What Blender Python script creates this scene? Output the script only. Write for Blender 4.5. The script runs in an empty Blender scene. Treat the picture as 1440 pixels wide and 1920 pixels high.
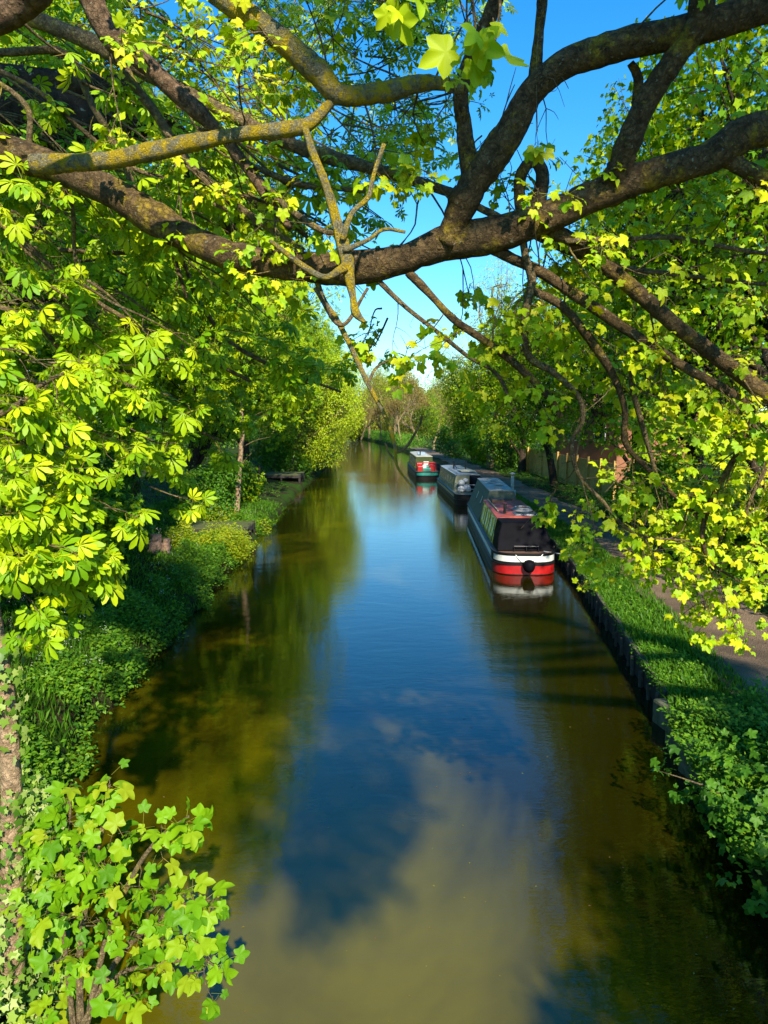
import bpy, math, random
import numpy as np
from mathutils import Vector, Matrix

# ------------------------------------------------------------------ camera, world, sun
S = bpy.context.scene
R = math.radians
CAM_Z, PITCH, YAW, FPX = 5.0, R(7.3), R(-0.86), 1333.0
cam_data = bpy.data.cameras.new('camera')
cam = bpy.data.objects.new('camera', cam_data)
S.collection.objects.link(cam)
cam.location = (0, 0, CAM_Z)
cam.rotation_euler = (R(90) - PITCH, 0, YAW)
cam_data.sensor_fit = 'VERTICAL'
cam_data.sensor_height = 36.0
cam_data.lens = 36.0 * FPX / 1920.0
cam_data.clip_start = 0.05
cam_data.clip_end = 3000
S.camera = cam

SUN_EL, SUN_AZ = R(36), R(12)     # sun behind the viewer, a little to the right
w = bpy.data.worlds.new('World')
S.world = w
w.use_nodes = True
nt = w.node_tree
nt.nodes.clear()
sky = nt.nodes.new('ShaderNodeTexSky')
sky.sky_type = 'NISHITA'
sky.sun_disc = False
sky.sun_elevation = SUN_EL
sky.sun_rotation = math.pi - SUN_AZ
sky.air_density = 1.3
sky.dust_density = 0.2
sky.ozone_density = 2.0
hs = nt.nodes.new('ShaderNodeHueSaturation')
hs.inputs['Saturation'].default_value = 1.22
hs.inputs['Value'].default_value = 1.45
bg = nt.nodes.new('ShaderNodeBackground')
bg.inputs['Strength'].default_value = 0.076
wo = nt.nodes.new('ShaderNodeOutputWorld')
tint = nt.nodes.new('ShaderNodeMix'); tint.data_type = 'RGBA'; tint.blend_type = 'MULTIPLY'
tint.inputs[0].default_value = 1.0; tint.inputs[7].default_value = (0.70, 0.98, 1.22, 1)
nt.links.new(sky.outputs[0], tint.inputs[6]); nt.links.new(tint.outputs[2], hs.inputs['Color'])
nt.links.new(hs.outputs[0], bg.inputs[0])
nt.links.new(bg.outputs[0], wo.inputs[0])

sl = bpy.data.lights.new('sun', 'SUN')
sl.energy = 5.0
sl.angle = R(0.9)
sl.color = (1.0, 0.90, 0.72)
sun = bpy.data.objects.new('sun', sl)
S.collection.objects.link(sun)
to_sun = Vector((math.sin(SUN_AZ) * math.cos(SUN_EL), -math.cos(SUN_AZ) * math.cos(SUN_EL), math.sin(SUN_EL)))
sun.rotation_euler = to_sun.to_track_quat('Z', 'Y').to_euler()

S.view_settings.view_transform = 'Standard'
S.view_settings.look = 'None'
S.view_settings.exposure = 0.92
S.view_settings.gamma = 1.0
S.cycles.max_bounces = 8
S.cycles.diffuse_bounces = 4
S.cycles.glossy_bounces = 3
S.cycles.transmission_bounces = 3
S.cycles.transparent_max_bounces = 4
S.cycles.caustics_reflective = False
S.cycles.caustics_refractive = False

RNG = np.random.default_rng(7)
random.seed(7)

# ------------------------------------------------------------------ projection helpers (photo pixel -> place)
def ray(px, py):
    v = Vector(((px - 720) / FPX, -(py - 960) / FPX, -1.0))
    return cam.rotation_euler.to_matrix() @ v
def P(px, py, d):
    v = ray(px, py)
    return np.array(Vector((0, 0, CAM_Z)) + v * (d / v.y))
def G(px, py, z=0.0):
    v = ray(px, py)
    return np.array(Vector((0, 0, CAM_Z)) + v * ((z - CAM_Z) / v.z))

# ------------------------------------------------------------------ materials
MATS = {}
def nodes_of(m):
    m.use_nodes = True
    return m.node_tree, m.node_tree.nodes, m.node_tree.links
def to_px(p):
    q = np.asarray(p) - np.array([0, 0, CAM_Z])
    q = q @ np.array(cam.rotation_euler.to_matrix())
    return 720 + FPX * q[..., 0] / -q[..., 2], 960 - FPX * q[..., 1] / -q[..., 2]
GAPS = [[(925, 60), (1010, 0), (1290, 0), (1170, 95), (1150, 320), (1075, 345), (1030, 260), (935, 320), (930, 200)],
        [(650, 540), (800, 510), (880, 500), (850, 560), (780, 640), (690, 690), (720, 640)],
        [(800, 480), (990, 440), (960, 500), (830, 540)],
        [(740, 800), (900, 800), (1090, 800), (1080, 935), (990, 930), (1040, 1060), (900, 1080), (870, 960), (740, 920)]]
def inside(x, y, poly):
    r_ = np.zeros(np.shape(x), bool); n = len(poly)
    for i in range(n):
        (x1, y1), (x2, y2) = poly[i], poly[(i + 1) % n]
        c_ = ((y1 > y) != (y2 > y)) & (x < (x2 - x1) * (y - y1) / (y2 - y1 + 1e-9) + x1)
        r_ ^= c_
    return r_
def open_sky(p):
    """True where the tree has no leaves: its gaps"""
    x, y = to_px(p); r_ = np.zeros(np.shape(x), bool)
    for g_ in GAPS: r_ |= inside(x, y, g_)
    return r_
def ramp(N, cols):
    r = N.new('ShaderNodeValToRGB')
    e = r.color_ramp.elements
    while len(e) < len(cols):
        e.new(0.5)
    for el, (p, c) in zip(e, cols):
        el.position = p
        el.color = (*c, 1)
    return r
def leaf_mat(name, cols, trans=0.4, rough=0.5, tint=(1.25, 1.1, 0.5)):
    m = bpy.data.materials.new(name)
    t, N, L = nodes_of(m)
    p = N['Principled BSDF']
    g = N.new('ShaderNodeNewGeometry')
    n = len(cols)
    r = ramp(N, [(i / max(1, n - 1), c) for i, c in enumerate(cols)])
    L.new(g.outputs['Random Per Island'], r.inputs[0])
    L.new(r.outputs[0], p.inputs['Base Color'])
    p.inputs['Roughness'].default_value = rough
    p.inputs['Specular IOR Level'].default_value = 0.25
    tr = N.new('ShaderNodeBsdfTranslucent')
    mx = N.new('ShaderNodeMix'); mx.data_type = 'RGBA'; mx.blend_type = 'MULTIPLY'
    mx.inputs[0].default_value = 1.0
    L.new(r.outputs[0], mx.inputs[6]); mx.inputs[7].default_value = (*tint, 1)
    L.new(mx.outputs[2], tr.inputs[0])
    ms = N.new('ShaderNodeMixShader'); ms.inputs[0].default_value = trans
    L.new(p.outputs[0], ms.inputs[1]); L.new(tr.outputs[0], ms.inputs[2])
    L.new(ms.outputs[0], N['Material Output'].inputs[0])
    MATS[name] = m
    return m
def paint(name, col, rough=0.45, var=0.25, scale=6.0, bump=0.0, metal=0.0, col2=None, spec=0.5, thr=(0.35, 0.7), bscale=None):
    m = bpy.data.materials.new(name)
    t, N, L = nodes_of(m)
    p = N['Principled BSDF']
    tc = N.new('ShaderNodeTexCoord')
    nz = N.new('ShaderNodeTexNoise'); nz.inputs['Scale'].default_value = scale; nz.inputs['Detail'].default_value = 6
    nz.inputs['Roughness'].default_value = 0.65
    L.new(tc.outputs['Object'], nz.inputs[0])
    c2 = col2 if col2 else tuple(c * (1 - var) for c in col)
    r = ramp(N, [(thr[0], c2), (thr[1], col)])
    L.new(nz.outputs[0], r.inputs[0]); L.new(r.outputs[0], p.inputs['Base Color'])
    p.inputs['Roughness'].default_value = rough
    p.inputs['Metallic'].default_value = metal
    p.inputs['Specular IOR Level'].default_value = spec
    if bump:
        nb = N.new('ShaderNodeTexNoise'); nb.inputs['Scale'].default_value = bscale or scale * 4; nb.inputs['Detail'].default_value = 5
        L.new(tc.outputs['Object'], nb.inputs[0])
        b = N.new('ShaderNodeBump'); b.inputs['Strength'].default_value = 0.8; b.inputs['Distance'].default_value = bump
        L.new(nb.outputs[0], b.inputs['Height']); L.new(b.outputs[0], p.inputs['Normal'])
    MATS[name] = m
    return m
def bark(name, dark, mid, lichen, amount, scale=9.0, pale=(0.33, 0.35, 0.27)):
    m = bpy.data.materials.new(name)
    t, N, L = nodes_of(m)
    p = N['Principled BSDF']
    tc = N.new('ShaderNodeTexCoord')
    n1 = N.new('ShaderNodeTexNoise'); n1.inputs['Scale'].default_value = scale * 1.7; n1.inputs['Detail'].default_value = 8; n1.inputs['Roughness'].default_value = 0.7
    n2 = N.new('ShaderNodeTexNoise'); n2.inputs['Scale'].default_value = scale * .55; n2.inputs['Detail'].default_value = 9; n2.inputs['Roughness'].default_value = 0.75
    n3 = N.new('ShaderNodeTexNoise'); n3.inputs['Scale'].default_value = scale * 4; n3.inputs['Detail'].default_value = 4
    for n in (n1, n2, n3):
        L.new(tc.outputs['Object'], n.inputs[0])
    r1 = ramp(N, [(0.35, dark), (0.68, mid)])
    L.new(n1.outputs[0], r1.inputs[0])
    r2 = ramp(N, [(1.0 - amount - 0.05, (0, 0, 0)), (1.0 - amount + 0.05, (1, 1, 1))])
    L.new(n2.outputs[0], r2.inputs[0])
    r3 = ramp(N, [(0.66, (0, 0, 0)), (0.72, (0.7, 0.7, 0.7))])
    L.new(n3.outputs[0], r3.inputs[0])
    a = N.new('ShaderNodeMix'); a.data_type = 'RGBA'
    L.new(r3.outputs[0], a.inputs[0]); L.new(r1.outputs[0], a.inputs[6]); a.inputs[7].default_value = (*pale, 1)
    b = N.new('ShaderNodeMix'); b.data_type = 'RGBA'
    L.new(r2.outputs[0], b.inputs[0]); L.new(a.outputs[2], b.inputs[6]); b.inputs[7].default_value = (*lichen, 1)
    L.new(b.outputs[2], p.inputs['Base Color'])
    p.inputs['Roughness'].default_value = 0.9
    p.inputs['Specular IOR Level'].default_value = 0.15
    ad = N.new('ShaderNodeMath'); ad.operation = 'ADD'
    L.new(n1.outputs[0], ad.inputs[0]); L.new(n3.outputs[0], ad.inputs[1])
    bp = N.new('ShaderNodeBump'); bp.inputs['Strength'].default_value = 1.0; bp.inputs['Distance'].default_value = 0.03
    vo = N.new('ShaderNodeTexVoronoi'); vo.feature = 'DISTANCE_TO_EDGE'; vo.inputs['Scale'].default_value = scale * 2.6
    vm = N.new('ShaderNodeMix'); vm.data_type = 'VECTOR'; vm.inputs[0].default_value = .12
    L.new(tc.outputs['Object'], vm.inputs[4]); L.new(n1.outputs[1], vm.inputs[5]); L.new(vm.outputs[1], vo.inputs[0])
    cl_ = N.new('ShaderNodeMath'); cl_.operation = 'MINIMUM'; cl_.inputs[1].default_value = .12; L.new(vo.outputs[0], cl_.inputs[0])
    ms_ = N.new('ShaderNodeMath'); ms_.operation = 'MULTIPLY'; ms_.inputs[1].default_value = 1.6; L.new(cl_.outputs[0], ms_.inputs[0])
    a2 = N.new('ShaderNodeMath'); a2.operation = 'ADD'; L.new(ad.outputs[0], a2.inputs[0]); L.new(ms_.outputs[0], a2.inputs[1]); ad = a2
    L.new(ad.outputs[0], bp.inputs['Height']); L.new(bp.outputs[0], p.inputs['Normal'])
    MATS[name] = m
    return m

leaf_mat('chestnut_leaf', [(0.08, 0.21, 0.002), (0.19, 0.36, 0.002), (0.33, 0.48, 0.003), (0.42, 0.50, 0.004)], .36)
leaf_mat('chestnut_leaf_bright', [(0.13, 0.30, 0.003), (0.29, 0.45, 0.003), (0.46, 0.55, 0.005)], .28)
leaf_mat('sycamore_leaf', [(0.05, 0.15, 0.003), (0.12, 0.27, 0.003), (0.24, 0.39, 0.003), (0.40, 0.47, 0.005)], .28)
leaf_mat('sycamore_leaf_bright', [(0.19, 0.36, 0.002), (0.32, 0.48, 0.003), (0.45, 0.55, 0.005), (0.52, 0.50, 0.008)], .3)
leaf_mat('sapling_leaf', [(0.07, 0.20, 0.003), (0.13, 0.31, 0.004), (0.20, 0.39, 0.005), (0.29, 0.36, 0.01)], .35)
leaf_mat('willow_leaf', [(0.19, 0.33, 0.003), (0.32, 0.46, 0.004), (0.45, 0.50, 0.006)], .3)
leaf_mat('bud_leaf', [(0.20, 0.12, 0.03), (0.27, 0.19, 0.04), (0.26, 0.24, 0.04)], .3)
leaf_mat('far_leaf', [(0.13, 0.15, 0.015), (0.22, 0.23, 0.02), (0.28, 0.22, 0.035)], .3)
leaf_mat('petiole', [(0.22, 0.30, 0.02), (0.30, 0.20, 0.04)], .1)
leaf_mat('litter', [(0.10, 0.06, 0.025), (0.22, 0.14, 0.06), (0.20, 0.22, 0.03)], .1)
leaf_mat('shrub_leaf', [(0.03, 0.10, 0.005), (0.06, 0.18, 0.008), (0.11, 0.25, 0.01)], .35)
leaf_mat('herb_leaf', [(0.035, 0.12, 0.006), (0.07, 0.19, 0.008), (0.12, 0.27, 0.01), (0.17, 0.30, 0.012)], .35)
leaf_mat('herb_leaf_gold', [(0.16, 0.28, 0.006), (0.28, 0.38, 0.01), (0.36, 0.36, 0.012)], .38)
leaf_mat('ivy_leaf', [(0.05, 0.13, 0.012), (0.12, 0.25, 0.02), (0.25, 0.36, 0.06), (0.38, 0.42, 0.16)], .2, .35)
leaf_mat('grass_blade', [(0.035, 0.12, 0.006), (0.07, 0.20, 0.008), (0.12, 0.26, 0.012)], .35)
leaf_mat('white_petal', [(0.6, 0.62, 0.5), (0.75, 0.75, 0.68)], .3)
leaf_mat('wood_leaf', [(0.05, 0.14, 0.003), (0.10, 0.23, 0.004), (0.18, 0.32, 0.005)], .36)
bark('bark_brown', (0.060, 0.038, 0.022), (0.26, 0.165, 0.095), (0.34, 0.25, 0.03), 0.30)
bark('bark_mossy', (0.050, 0.034, 0.018), (0.175, 0.115, 0.052), (0.27, 0.195, 0.022), 0.42)
bark('bark_lichen', (0.14, 0.12, 0.07), (0.42, 0.38, 0.22), (0.56, 0.40, 0.022), 0.50, 22, (0.46, 0.47, 0.37))
bark('bark_twig', (0.10, 0.07, 0.04), (0.32, 0.24, 0.12), (0.44, 0.35, 0.06), 0.40, 14)
bark('bark_dark', (0.022, 0.016, 0.011), (0.075, 0.052, 0.034), (0.10, 0.09, 0.03), 0.33, 5)
bark('bark_pale', (0.20, 0.13, 0.075), (0.50, 0.35, 0.21), (0.30, 0.30, 0.08), 0.28, 8)

# ------------------------------------------------------------------ mesh helpers
def link_mesh(name, V, F, mat, parent=None, smooth=False, mats=None, fm=None):
    """V (n,3) array; F: array (m,k) or list of tuples"""
    me = bpy.data.meshes.new(name)
    if isinstance(F, np.ndarray):
        V = np.asarray(V, np.float32)
        m, k = F.shape
        me.vertices.add(len(V)); me.vertices.foreach_set('co', V.ravel())
        me.loops.add(m * k); me.loops.foreach_set('vertex_index', F.astype(np.int32).ravel())
        me.polygons.add(m)
        me.polygons.foreach_set('loop_start', np.arange(0, m * k, k, dtype=np.int32))
        me.polygons.foreach_set('loop_total', np.full(m, k, dtype=np.int32))
        me.update(calc_edges=True)
    else:
        me.from_pydata([tuple(map(float, v)) for v in V], [], [tuple(map(int, f)) for f in F])
    for mm in (mats or [mat]):
        me.materials.append(MATS[mm])
    if fm is not None:
        me.polygons.foreach_set('material_index', np.asarray(fm, np.int32))
    if smooth:
        me.polygons.foreach_set('use_smooth', np.ones(len(me.polygons), dtype=bool))
    me.validate()
    o = bpy.data.objects.new(name, me)
    S.collection.objects.link(o)
    if parent is not None:
        o.parent = parent
    return o
def tag(o, label=None, cat=None, group=None, kind=None):
    if label: o['label'] = label
    if cat: o['category'] = cat
    if group: o['group'] = group
    if kind: o['kind'] = kind
    return o
def root(name, loc, rz=0.0, label=None, cat=None, group=None, scale=1.0):
    o = bpy.data.objects.new(name, None)
    S.collection.objects.link(o)
    o.location = tuple(map(float, loc)); o.rotation_euler = (0, 0, rz)
    o.scale = (scale,) * 3 if not hasattr(scale, '__len__') else scale
    o.empty_display_size = 0.3
    return tag(o, label, cat, group)
def copy_tree(o, parent=None):
    c = o.copy(); S.collection.objects.link(c)
    if parent is not None: c.parent = parent
    for ch in list(o.children): copy_tree(ch, c)
    return c

def spline(pts, n):
    """Catmull-Rom through pts (m,k) -> n samples"""
    p = np.asarray(pts, float)
    m = len(p)
    if m == 2:
        t = np.linspace(0, 1, n)[:, None]
        return p[0] * (1 - t) + p[1] * t
    e = np.vstack([2 * p[0] - p[1], p, 2 * p[-1] - p[-2]])
    u = np.linspace(0, m - 1 - 1e-9, n)
    i = u.astype(int); t = (u - i)[:, None]
    a, b, c, d = e[i], e[i + 1], e[i + 2], e[i + 3]
    return 0.5 * (2 * b + (c - a) * t + (2 * a - 5 * b + 4 * c - d) * t ** 2 + (3 * b - a - 3 * c + d) * t ** 3)

class MB:
    """collects shapes for ONE mesh object"""
    def __init__(s):
        s.v, s.f, s.m, s.n, s.cur = [], [], [], 0, 0
    def add(s, V, F):
        V = np.asarray(V, float).reshape(-1, 3)
        s.v.append(V)
        for f in F:
            s.f.append(tuple(int(i) + s.n for i in f)); s.m.append(s.cur)
        s.n += len(V)
        return s
    def box(s, c, size, rz=0.0, rx=0.0, ry=0.0):
        h = np.array(size) / 2
        V = np.array([[x, y, z] for z in (-1, 1) for y in (-1, 1) for x in (-1, 1)]) * h
        M = np.array(Matrix.Rotation(rz, 3, 'Z') @ Matrix.Rotation(ry, 3, 'Y') @ Matrix.Rotation(rx, 3, 'X'))
        V = V @ M.T + np.array(c)
        return s.add(V, [(0, 2, 3, 1), (4, 5, 7, 6), (0, 1, 5, 4), (2, 6, 7, 3), (0, 4, 6, 2), (1, 3, 7, 5)])
    def tube(s, pts, rad, sides=6, n=None, jit=0.0, cap=True, rng=None):
        pts = np.asarray(pts, float)
        rad = np.asarray(rad, float) if hasattr(rad, '__len__') else np.full(len(pts), rad)
        if n and len(pts) > 1:
            q = spline(np.hstack([pts, rad[:, None]]), n)
            pts, rad = q[:, :3], np.maximum(q[:, 3], 1e-4)
        T = np.gradient(pts, axis=0)
        T /= np.linalg.norm(T, axis=1)[:, None] + 1e-12
        ref = np.array([0, 0, 1.0]) if abs(T[0, 2]) < 0.9 else np.array([1.0, 0, 0])
        a = np.linspace(0, 2 * math.pi, sides, endpoint=False)
        V = []
        x = np.cross(T[0], ref); x /= np.linalg.norm(x)
        for i in range(len(pts)):
            x = x - T[i] * np.dot(x, T[i]); x /= np.linalg.norm(x) + 1e-12
            y = np.cross(T[i], x)
            r = np.full(sides, rad[i])
            if jit:
                r = r * (1 + jit * (rng or RNG).normal(0, 1, sides))
            V.append(pts[i] + np.cos(a)[:, None] * r[:, None] * x + np.sin(a)[:, None] * r[:, None] * y)
        V = np.vstack(V)
        F = []
        for i in range(len(pts) - 1):
            b = i * sides
            for j in range(sides):
                k = (j + 1) % sides
                F.append((b + j, b + k, b + sides + k, b + sides + j))
        if cap:
            F.append(tuple(range(sides - 1, -1, -1)))
            F.append(tuple((len(pts) - 1) * sides + j for j in range(sides)))
        return s.add(V, F)
    def lathe(s, c, prof, sides=16):
        V = []
        for r, z in prof:
            for j in range(sides):
                t = 2 * math.pi * j / sides
                V.append((c[0] + r * math.cos(t), c[1] + r * math.sin(t), c[2] + z))
        F = []
        for i in range(len(prof) - 1):
            for j in range(sides):
                k = (j + 1) % sides
                F.append((i * sides + j, i * sides + k, (i + 1) * sides + k, (i + 1) * sides + j))
        F.append(tuple(range(sides - 1, -1, -1)))
        F.append(tuple((len(prof) - 1) * sides + j for j in range(sides)))
        return s.add(V, F)
    def loft(s, rings, cap=True, closed=True):
        k = len(rings[0]); V = np.vstack([np.asarray(r, float) for r in rings]); F = []
        for i in range(len(rings) - 1):
            for j in range(k if closed else k - 1):
                q = (j + 1) % k
                F.append((i * k + j, i * k + q, (i + 1) * k + q, (i + 1) * k + j))
        if cap and closed:
            F.append(tuple(range(k - 1, -1, -1))); F.append(tuple((len(rings) - 1) * k + j for j in range(k)))
        return s.add(V, F)
    def build(s, name, mat, parent=None, smooth=False, bevel=0.0, mats=None, origin=None):
        V = np.vstack(s.v)
        if origin is not None: V = V - np.asarray(origin)
        o = link_mesh(name, V, s.f, mat, parent, smooth, mats, s.m if mats else None)
        if bevel:
            b = o.modifiers.new('bevel', 'BEVEL'); b.width = bevel; b.segments = 2; b.limit_method = 'ANGLE'
        return o

# ------------------------------------------------------------------ leaves
def t_palmate(n, hi):
    V = [(0, 0, 0)]; F = []
    angs = np.linspace(-118, 118, n)
    for a in angs:
        t = R(a); l = 1.0 - 0.42 * (abs(a) / 118) ** 1.5
        d = np.array([math.sin(t), math.cos(t)]); s = np.array([d[1], -d[0]])
        b = len(V)
        wd = 0.18 * (0.6 + 0.4 * l)
        if hi:
            st_ = ((0.36, 0.42, -0.03), (0.68, 1.0, -0.17), (0.88, 0.72, -0.33))
            for (q, ww, z) in st_:
                m = d * l * q
                V += [(*(m + s * wd * ww), z - .02), (*m, z - 0.05), (*(m - s * wd * ww), z - .02)]
            V.append((*(d * l), -0.45))
            F += [(0, b + 1, b, b), (0, b + 2, b + 1, b + 1)]
            for g_ in (0, 3): F += [(b + g_, b + g_ + 1, b + g_ + 4, b + g_ + 3), (b + g_ + 1, b + g_ + 2, b + g_ + 5, b + g_ + 4)]
            F += [(b + 6, b + 7, b + 9, b + 9), (b + 7, b + 8, b + 9, b + 9)]
        else:
            m = d * l * 0.65
            V += [(*(m + s * wd), -0.06), (*(d * l), -0.26), (*(m - s * wd), -0.06)]
            F.append((0, b + 2, b + 1, b))
    return np.array(V, float), F
def t_maple(hi):
    # five-lobed leaf: outline in polar form, base at the stalk
    if hi:
        pol = [(180, .18), (165, .36), (150, .52), (138, .68), (128, .74), (118, .69), (104, .64), (92, .67), (80, .82), (71, .90), (63, .99), (54, .88), (44, .78), (33, .68), (25, .80), (14, .97), (0, 1.12)]
    else:
        pol = [(180, .2), (140, .62), (118, .52), (66, 1.0), (36, .56), (0, 1.18)]
    pts = [(a, r) for a, r in pol] + [(-a, r) for a, r in reversed(pol[1:-1])]
    V = [(0, 0.0, 0)]
    for a, r in pts:
        t = R(a)
        x, y = r * math.sin(t) * .95, r * math.cos(t)
        lobe = min(abs(abs(a) - q) for q in (0, 63, 128)) / 30.0
        V.append((x, y + .0, -0.36 * r * r + 0.07 * min(1, lobe) + 0.22 * abs(x)))
    n = len(pts)
    F = [(0, 1 + (i + 1) % n, 1 + i) for i in range(n)]
    V = np.array(V, float); V[:, 1] += 0.25
    return V, F
def t_kite(w=.28):
    return np.array([(0, 0, 0), (w, .5, .05), (0, 1, -.12), (-w, .5, .05)], float), [(0, 1, 2, 3)]
def t_ivy():
    pol = [(180, .25), (135, .62), (100, .45), (62, .8), (35, .5), (0, 1.0), (-35, .5), (-62, .8), (-100, .45), (-135, .62)]
    V = [(0, 0, 0)] + [(r * math.sin(R(a)), r * math.cos(R(a)), -.12 * r * r) for a, r in pol]
    return np.array(V, float), [(0, 1 + (i + 1) % len(pol), 1 + i) for i in range(len(pol))]
def t_blade():
    return np.array([(-.035, 0, 0), (.035, 0, 0), (.02, .6, .0), (0, 1, -.25)], float), [(0, 1, 2, 3)]
TM = {'pal_hi': t_palmate(7, True), 'pal_lo': t_palmate(5, False), 'map_hi': t_maple(True), 'map_lo': t_maple(False),
      'kite': t_kite(), 'slim': t_kite(.14), 'ivy': t_ivy(), 'blade': t_blade()}

def norm(a):
    return a / (np.linalg.norm(a, axis=-1, keepdims=True) + 1e-9)
def leaf_object(name, Pp, U, N, Sz, tm, mat, parent=None):
    TV, TF = TM[tm]
    U = norm(U); N = norm(N - U * np.sum(N * U, 1, keepdims=True)); X = np.cross(U, N)
    Sz = np.asarray(Sz)[:, None, None]
    V = Pp[:, None, :] + Sz * (TV[None, :, 0:1] * X[:, None] + TV[None, :, 1:2] * U[:, None] + TV[None, :, 2:3] * N[:, None])
    n, k = len(Pp), len(TV)
    off = (np.arange(n) * k)[:, None, None]
    q = [f for f in TF if len(set(f)) == 4]; t3 = [tuple(dict.fromkeys(f)) for f in TF if len(set(f)) == 3]
    if q and t3:        # split the quads so that one face size remains
        for f in q: t3 += [(f[0], f[1], f[2]), (f[0], f[2], f[3])]
        q = []
    T = np.array(q or t3)
    F = (T[None] + off).reshape(-1, T.shape[1])
    return link_mesh(name, V.reshape(-1, 3), F, mat, parent)
def sprays(C, out, k, size, pet, droop=0.35, rng=RNG, up=0.8, spread=0.12, tilt=.35, sunward=.42):
    """k leaves whorled round each twig tip"""
    m = len(C)
    out = norm(out)
    ref = np.where(np.abs(out[:, 2:3]) < .8, np.array([[0, 0, 1.0]]), np.array([[1.0, 0, 0]]))
    e1 = norm(np.cross(out, ref)); e2 = np.cross(out, e1)
    a = (np.arange(k)[None] * 2 * math.pi / k + rng.uniform(0, 6.28, (m, 1)) + rng.normal(0, .35, (m, k)))[..., None]
    U = np.cos(a) * e1[:, None] + np.sin(a) * e2[:, None] + out[:, None] * rng.uniform(.1, .8, (m, k, 1))
    U = norm(U); U[..., 2] -= droop * rng.uniform(.3, 1.6, (m, k)); U = norm(U)
    Pp = C[:, None] + U * pet * rng.uniform(.6, 1.3, (m, k, 1)) - out[:, None] * rng.uniform(0, spread * 2, (m, k, 1)) + rng.normal(0, spread * .4, (m, k, 3))
    N = np.array([.08 * sunward, -sunward, up]) + out[:, None] * .35 + rng.normal(0, tilt, (m, k, 3))
    Sz = size * rng.uniform(.45, 1.25, (m, k))
    return Pp.reshape(-1, 3), U.reshape(-1, 3), N.reshape(-1, 3), Sz.ravel()
def petioles(arr, pet, thick, parent, mat='petiole'):
    Pp, U, N, Sz = arr
    U = norm(U); X = norm(np.cross(U, N)); n = len(Pp); t = (thick * np.clip(Sz / np.mean(Sz), .6, 1.3))[:, None]
    a = Pp - U * pet; b = Pp + U * Sz[:, None] * .25; a = a + np.array([0, 0, -.25 * pet])
    Z = np.cross(X, U)
    V = np.stack([a + X * t, a - X * t * .5 + Z * t, a - X * t * .5 - Z * t, b + X * t, b - X * t * .5 + Z * t, b - X * t * .5 - Z * t], 1).reshape(-1, 3)
    F = (np.array([[0, 1, 4, 3], [1, 2, 5, 4], [2, 0, 3, 5]])[None] + (np.arange(n) * 6)[:, None, None]).reshape(-1, 4)
    return tag(link_mesh('petioles', V, F, mat, parent), kind='stuff')
def unit(n, rng):
    return norm(rng.normal(0, 1, (n, 3)))

# ------------------------------------------------------------------ the setting: ground, water, path
YS = np.array([-40, 0, 4, 5.5, 7, 10, 14, 20, 26, 30, 45, 60, 90, 110, 150, 200, 260, 400.0])
XL = np.array([-2.6, -2.6, -2.5, -2.7, -3.4, -4.6, -4.75, -4.8, -4.9, -5.0, -5.2, -5.2, -5.0, -5.2, -6.5, -14, -40, -120])
XR = np.array([3.8, 3.8, 3.8, 3.95, 4.15, 4.7, 5.35, 6.2, 6.85, 7.1, 7.5, 7.4, 6.6, 5.6, 3.0, -3, -26, -100])
xl = lambda y: np.interp(y, YS, XL)
xr = lambda y: np.interp(y, YS, XR)
def zl(x, y):          # left bank height
    d = xl(y) - x
    return np.interp(d, [0, .12, .6, 2.5, 8, 30, 300], [.05, .28, .42, .60, 1.0, 1.6, 4.0])
def zr(x, y):
    d = x - xr(y)
    return np.interp(d, [0, .02, 2, 8, 30, 300], [.42, .46, .50, .62, 1.0, 4.0])

def mat_ground():
    m = bpy.data.materials.new('turf_soil'); t, N, L = nodes_of(m); p = N['Principled BSDF']
    tc = N.new('ShaderNodeTexCoord')
    n1 = N.new('ShaderNodeTexNoise'); n1.inputs['Scale'].default_value = .9; n1.inputs['Detail'].default_value = 8
    n2 = N.new('ShaderNodeTexNoise'); n2.inputs['Scale'].default_value = 14; n2.inputs['Detail'].default_value = 6
    L.new(tc.outputs['Object'], n1.inputs[0]); L.new(tc.outputs['Object'], n2.inputs[0])
    r1 = ramp(N, [(.38, (.035, .024, .012)), (.56, (.030, .075, .006))])
    L.new(n1.outputs[0], r1.inputs[0])
    r2 = ramp(N, [(.3, (.35, .35, .35)), (.7, (1.3, 1.3, 1.3))])
    L.new(n2.outputs[0], r2.inputs[0])
    mx = N.new('ShaderNodeMix'); mx.data_type = 'RGBA'; mx.blend_type = 'MULTIPLY'; mx.inputs[0].default_value = 1
    L.new(r1.outputs[0], mx.inputs[6]); L.new(r2.outputs[0], mx.inputs[7]); L.new(mx.outputs[2], p.inputs['Base Color'])
    p.inputs['Roughness'].default_value = 1; p.inputs['Specular IOR Level'].default_value = .1
    b = N.new('ShaderNodeBump'); b.inputs['Distance'].default_value = .08; L.new(n2.outputs[0], b.inputs['Height']); L.new(b.outputs[0], p.inputs['Normal'])
    MATS['turf_soil'] = m
mat_ground()
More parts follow.
